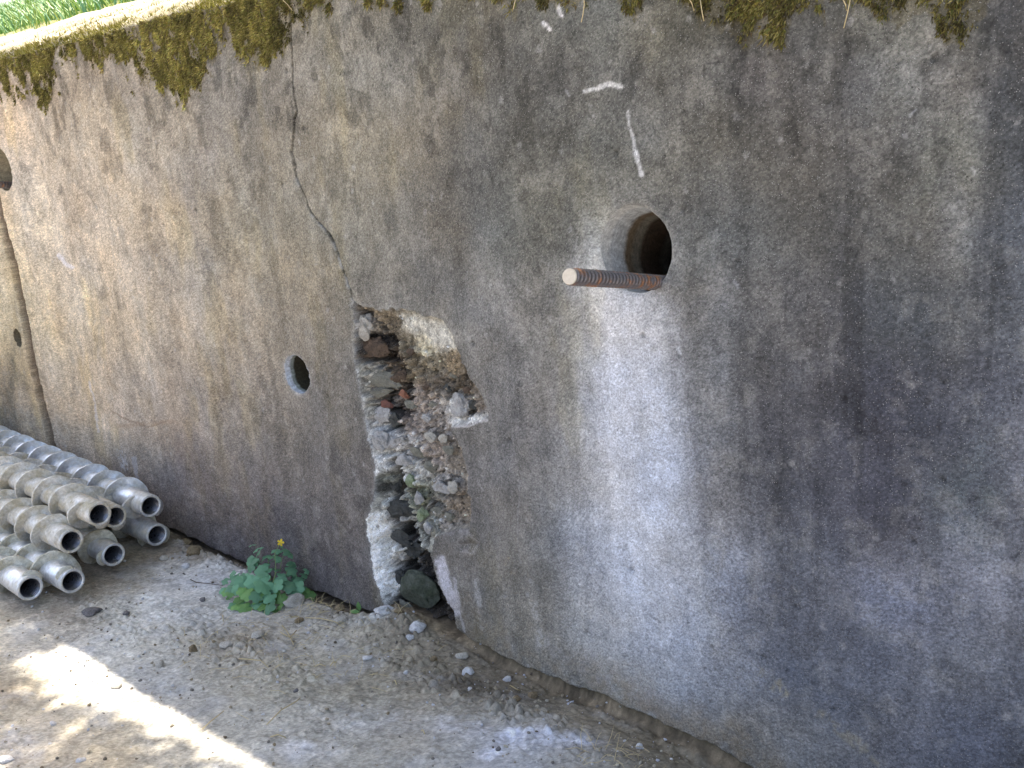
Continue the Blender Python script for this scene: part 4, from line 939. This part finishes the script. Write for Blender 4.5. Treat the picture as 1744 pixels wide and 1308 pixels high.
def gravel(n):
    items = [gr_fn(i) for i in range(n)]; items = [q for q in items if q]
    xy = np.array([q[0][:2] for q in items]); z = ground_z(xy[:, 0], xy[:, 1])
    it = iter([(np.array([x_, y_, z_ + q[1] * .25]), q[1], q[2]) for (x_, y_), z_, q in zip(xy, z, items)])
    return crumbs(len(items), lambda i: next(it), 'gravel', None, M['soil'])
gravel(3600)
bpy.data.objects['gravel']['label'] = 'fine crumbs of soil and mortar scattered over the dusty ground'; bpy.data.objects['gravel']['category'] = 'gravel'

# ------------------------------------------------------------------ STRAWS
b = MB('dry_straw'); M['straw'] = b.done(b.mix(b.noise(30, 2, .5), lin((206, 190, 150)), lin((168, 148, 108))), .7)
STRAWS = [([(345, 1246), (360, 1236), (372, 1226), (382, 1216)], 'curved dry straw on bare soil below the two pale clods'), ([(455, 1240), (480, 1220), (505, 1202), (512, 1192)], 'thin dry straw on the bare soil right of the curved one'),
          ([(520, 1050), (545, 1056), (570, 1064), (586, 1072)], 'long bent dry stalk right of the weed'), ([(408, 1126), (425, 1130), (445, 1132), (458, 1140)], 'dry straw below the pair of pale clods'), ([(480, 1066), (490, 1080), (500, 1098)], 'dry straw slanting down below the weed'), ([(478, 1078), (495, 1090), (505, 1074)], 'forked dry straw beside the slanting one'),
          ([(535, 1136), (555, 1136)], 'short straight straw on bare soil below the bent stalk'), ([(562, 1134), (573, 1126)], 'short straw slanting up beside the straight one'), ([(672, 1164), (676, 1170)], 'tiny pale straw bit left of the dark clods'), ([(868, 1160), (880, 1172), (884, 1168)], 'forked pale root at the foot of the wall'),
          ([(380, 1050), (381, 1062)], 'upright straw left of the weed'), ([(462, 1264), (488, 1262)], 'faint straw low on the bare soil'), ([(718, 1248), (724, 1254)], 'short pale stick beside the chalky blotch'), ([(325, 990), (335, 998), (355, 1001), (380, 1000)], 'thin dark curved twig lying left of the weed')]
for i, (pl, lb) in enumerate(STRAWS):
    pts = [on_ground(*p) for p in pl]; 
    if len(pts) == 2: pts = [pts[0], (pts[0] + pts[1]) / 2, pts[1]]
    o_ = pts[0].copy(); o_[2] = 0; ps_ = []
    for j, p in enumerate(pts):
        q = p - o_; q[2] = gz1(p[0], p[1]) + .004 + (.006 if 0 < j < len(pts) - 1 else 0); ps_.append(q)
    tw = 'twig' in lb
    o = link('twig' if tw else 'straw', tube_mesh('straw', ps_, [.0013, .0014, .0012, .0009][:len(ps_)], 5), None, M['st_brown'] if tw else M['straw']); o.location = o_
    tag(o, lb, 'twig' if tw else 'straw', None if tw else 'dry straws lying on the ground')
VV, FF = [], []; off = 0
for i in range(230):
    cx_, cy_, sx_, sy_ = rnd.choice([(540, 1035, 40, 12), (480, 1085, 60, 20), (620, 1090, 90, 30), (400, 1110, 60, 20), (560, 1120, 120, 40), (1060, 1290, 40, 18), (560, 1020, 18, 8)])
    p = on_ground(rnd.gauss(cx_, sx_), rnd.gauss(cy_, sy_))
    if p[1] > -.01: continue
    z0 = gz1(p[0], p[1]); L = rnd.uniform(.015, .05); a = rnd.uniform(0, 6.28); up_ = rnd.choice((0, 0, .2, .6)); wd = .0006
    d_ = np.array([math.cos(a), math.sin(a), up_]); s_ = np.array([-math.sin(a), math.cos(a), 0]) * wd
    p0 = np.array([p[0], p[1], z0 + .003]); p1 = p0 + d_ * L * .5 + np.array([0, 0, .004]); p2 = p0 + d_ * L + np.array([rnd.uniform(-1, 1), rnd.uniform(-1, 1), 0]) * L * .2
    VV += [p0 - s_, p0 + s_, p1 - s_, p1 + s_, p2 - s_ * .4, p2 + s_ * .4, p0 + [0, 0, wd * 1.5], p1 + [0, 0, wd * 1.5], p2 + [0, 0, wd]]
    FF += [(off, off + 2, off + 7), (off, off + 7, off + 6), (off + 6, off + 7, off + 3), (off + 6, off + 3, off + 1), (off + 2, off + 4, off + 8), (off + 2, off + 8, off + 7), (off + 7, off + 8, off + 5), (off + 7, off + 5, off + 3)]; off += 9
o = link('straw_litter', npmesh('straw_litter', np.array(VV), np.array(FF), None), None, M['straw']); tag(o, 'fine bleached straw litter strewn along the foot of the wall', 'litter', None, 'stuff')

# ------------------------------------------------------------------ MOSS
mi = np.where(mm & (V > -70))[0]
dM = dpoly(MU[mi], MVv[mi], MOSS); nz = fbm(X[mi] * 24, Z[mi] * 16, 401, 4, .6); clump = fbm(X[mi] * 60, Z[mi] * 40, 402, 3, .6)
prob = (.22 + .78 * sm(3, 26, dM)) * (.05 + sm(-.16, .16, nz + .6 * clump + np.clip(dM / 70, 0, .2) - .1)) * np.where(X[mi] > -1.95, .85, 1)
area_w = np.interp(X[mi], [-4.7, -3.4, -3.39, -2.16, -2.15, -1.34, -1.33, 0], [.009, .009, .0052, .0052, .0021, .0021, .0036, .0036])
pr = prob * area_w; pr /= pr.sum()
NM = 24000
pick = rng.choice(len(mi), NM, p=pr)
bx = Vw[mi[pick]]; n_ = NM
cl_ = clump[pick]; h_ = (.005 + .008 * np.clip(cl_ + .4, 0, 1)) * rng.uniform(.6, 1.2, n_)
VV, FF, CC = [], [], []
for kk in range(5):
    dr = np.stack([rng.normal(0, .55, n_), -np.abs(rng.normal(.9, .35, n_)), rng.normal(-.35, .6, n_)], 1); dr /= np.linalg.norm(dr, axis=1)[:, None]
    sd = np.cross(dr, rng.normal(size=(n_, 3))); sd /= np.linalg.norm(sd, axis=1)[:, None]
    wd = rng.uniform(.0011, .0021, n_)[:, None]
    base_ = bx + np.stack([rng.normal(0, .0025, n_), np.zeros(n_), rng.normal(0, .0025, n_)], 1)
    lift = rng.uniform(.0, .45, n_)[:, None] * h_[:, None]
    a = base_ + dr * lift - sd * wd; b_ = base_ + dr * lift + sd * wd; t_ = base_ + dr * (lift + h_[:, None] * rng.uniform(.5, 1, n_)[:, None]) + np.array([0, 0, -.003])
    i0 = len(VV) * 0 + kk * n_ * 3
    VV.append(np.stack([a, b_, t_], 1).reshape(-1, 3)); FF.append(np.arange(n_ * 3).reshape(-1, 3) + kk * n_ * 3)
    pal = np.array([(124, 116, 58), (140, 130, 70), (104, 94, 56), (160, 149, 96), (98, 84, 60), (116, 118, 64)], float)[rng.integers(0, 6, n_)] * np.where(bx[:, 0:1] > -2.0, .8, 1.0) * (1 + .55 * cl_[:, None] + .35 * (vn(bx[:, 0] * 14, bx[:, 2] * 14, 9)[:, None] - .5))
    pal = lin(np.clip(pal, 10, 220)); CC.append(np.repeat(pal, 3, axis=0))
mo = link('moss', npmesh('moss', np.concatenate(VV), np.concatenate(FF), np.concatenate(CC), False), None, M['moss'])
tag(mo, 'olive green moss hanging in ragged tongues over the top of the wall', 'moss', None, 'stuff')
# moss cushions and debris on the sunlit top
VV, FF, CC = [], [], []; off = 0
for i in range(5000):
    x = rnd.uniform(-4.6, -1.0); y = abs(rnd.gauss(0, .03)) if rnd.random() < .8 else rnd.uniform(0, .33)
    if y > .33: continue
    z = ZTOP + .025 * (1 - math.exp(-y / .035)) + y * .36; n_s = rnd.uniform(.008, .02)
    for kk in range(3):
        d_ = np.array([rnd.gauss(0, .5), rnd.gauss(-.2, .5), rnd.uniform(.3, 1)]); s_ = np.array([rnd.gauss(0, 1), rnd.gauss(0, 1), 0]); s_ = s_ / (np.linalg.norm(s_) + 1e-6) * .0018
        p0 = np.array([x + rnd.gauss(0, .004), y + rnd.gauss(0, .004), z - .003]); VV += [p0 - s_, p0 + s_, p0 + d_ * n_s]; FF.append((off, off + 1, off + 2)); off += 3
        CC += [lin(rnd.choice([(120, 116, 44), (140, 136, 62), (164, 156, 96), (104, 96, 50)]))] * 3
mo2 = link('moss', npmesh('moss', np.array(VV), np.array(FF), np.array(CC), False), None, M['moss']); tag(mo2, 'sunlit moss cushions along the top edge of the wall', 'moss', None, 'stuff')
# dry rootlets hanging over the top right
VV, FF = [], []
meshes = []
ROOTS = [[(994, -20), (995, 8), (993, 24), (990, 38)], [(1165, -15), (1178, 5), (1182, 18)], [(1432, -10), (1440, 8), (1442, 18)], [(1450, -10), (1444, 20), (1437, 48)], [(1192, -5), (1196, 22), (1199, 36)], [(880, -10), (874, 16)], [(472, -10), (490, 8), (498, 18)]]
for q in ROOTS:
    pts = [on_wall(a, b, -.012 - .004 * (j % 2)) for j, (a, b) in enumerate(q)]
    if len(pts) == 2: pts.insert(1, (pts[0] + pts[1]) / 2)
    t_ = tube_mesh('t', pts, [.0009] * len(pts), 5); meshes.append(t_)
bmx = bmesh.new()
for t_ in meshes: bmx.from_mesh(t_)
rm = bpy.data.meshes.new('dry_rootlets'); bmx.to_mesh(rm); bmx.free()
o = link('dry_rootlets', rm, None, M['straw']); tag(o, 'thin dry rootlets and straws hanging over the top edge of the wall', 'rootlets', None, 'stuff')

# ------------------------------------------------------------------ GRASS on the bank
VV, FF, CC = [], [], []; off = 0
for i in range(22000):
    x = rnd.uniform(-11, -3.3); y = .62 + abs(rnd.gauss(0, 1.4)); 
    if rnd.random() > sm(.60, .9, np.array(y)) * sm(-3.4, -4.1, np.array(x)) + .02: continue
    z = float(ZTOP + .01 + .36 * y) - .01; L = rnd.uniform(.03, .10) * (1 + .6 * y); a = rnd.uniform(0, 6.28); wd = rnd.uniform(.0015, .004)
    ln = rnd.uniform(.1, .8); d_ = np.array([math.cos(a) * ln, math.sin(a) * ln - .2, 1]); s_ = np.array([-math.sin(a), math.cos(a), 0]) * wd
    p0 = np.array([x, y, z]); p1 = p0 + d_ * L * .55; p2 = p0 + d_ * L + np.array([math.cos(a), math.sin(a), -.6]) * L * .25
    VV += [p0 - s_, p0 + s_, p1 - s_ * .8, p1 + s_ * .8, p2]; FF += [(off, off + 1, off + 3), (off, off + 3, off + 2), (off + 2, off + 3, off + 4)]; off += 5
    CC += [lin(rnd.choice([(92, 130, 52), (110, 146, 60), (84, 128, 84), (128, 150, 76), (96, 142, 112)]))] * 5
o = link('grass', npmesh('grass', np.array(VV), np.array(FF), np.array(CC), False), None, M['grass']); tag(o, 'green grass on the sunny bank behind the top of the wall', 'grass', None, 'stuff')

# ------------------------------------------------------------------ unseen TREE, its crown shaped to shade the ground and leave the sun patch
M['treeleaf'] = leafmat('tree_leaf', (70, 96, 44), (90, 116, 56))
M['bark'] = mat_stone('tree_bark', (96, 84, 70), (66, 56, 48), 20, .01)
tb = (-3.3, -3.1, 0)
tree = empty('tree', tb); tag(tree, 'unseen leafy tree behind the viewer, crown shaped to shade the ground', 'tree')
tp = [(0, 0, -.1), (.05, .05, .8), (.0, .2, 1.7), (.1, .5, 2.6), (.3, .9, 3.3)]
link('trunk', tube_mesh('trunk', tp, [.16, .12, .10, .08, .05], 14), tree, M['bark'])
for i, e in enumerate([(-1.2, 2.4, 3.5), (1.2, 2.3, 3.6), (2.6, 2.1, 3.4), (.3, 2.6, 3.8), (-.6, 1.3, 3.7), (3.6, 1.6, 3.3)]):
    e = np.array(e, float); s_ = np.array(tp[2 + i % 3], float)
    link('limb', tube_mesh('limb', [s_, s_ * .5 + e * .5 + np.array([0, 0, .25]), e], [.055, .035, .012], 8), tree, M['bark'])
NL = 36000
H = rng.uniform(2.7, 3.7, NL); gxp = rng.uniform(-5.2, 2.2, NL); gyp = rng.uniform(-2.1, -.45, NL)
edge = -.68 + .07 * sm(-2.1, -1.5, gxp) + .05 * fbm(gxp * 3, gxp * 0, 501, 3)
xl = -2.42 + (gyp + .60) * -.6 + .06 * fbm(gyp * 6, gyp * 0, 502, 2)
okl = (gyp < edge) | (gxp > -1.28) | ((gxp < xl) & (gyp < -.56))
okl &= (rng.random(NL) < .5 + .5 * sm(.0, .10, np.maximum(edge - gyp, np.where(gyp < -.56, xl - gxp, -1)))) | (gxp > -1.28)
okl &= (vn(gxp * 2.2, gyp * 2.2, 511) + .55 * vn(gxp * 6, gyp * 6, 512) < 1.36) | (gxp > -1.28)
H, gxp, gyp = H[okl], gxp[okl], gyp[okl]; n_ = len(H)
ctr = np.stack([gxp + SUN.x / SUN.z * H, gyp + SUN.y / SUN.z * H, H], 1) - np.array(tb)
d1 = rng.normal(size=(n_, 3)); d1[:, 2] *= .5; d1 /= np.linalg.norm(d1, axis=1)[:, None]; d2 = np.cross(d1, rng.normal(size=(n_, 3)) + np.array([0, 0, 2.5])); d2 /= np.linalg.norm(d2, axis=1)[:, None]
s1 = .034; s2 = .019
Vl = np.stack([ctr - d1 * s1, ctr + d2 * s2, ctr + d1 * s1, ctr - d2 * s2], 1).reshape(-1, 3); Fl = np.arange(n_ * 4).reshape(-1, 4)
link('crown', npmesh('crown', Vl, Fl, None, False), tree, M['treeleaf'])
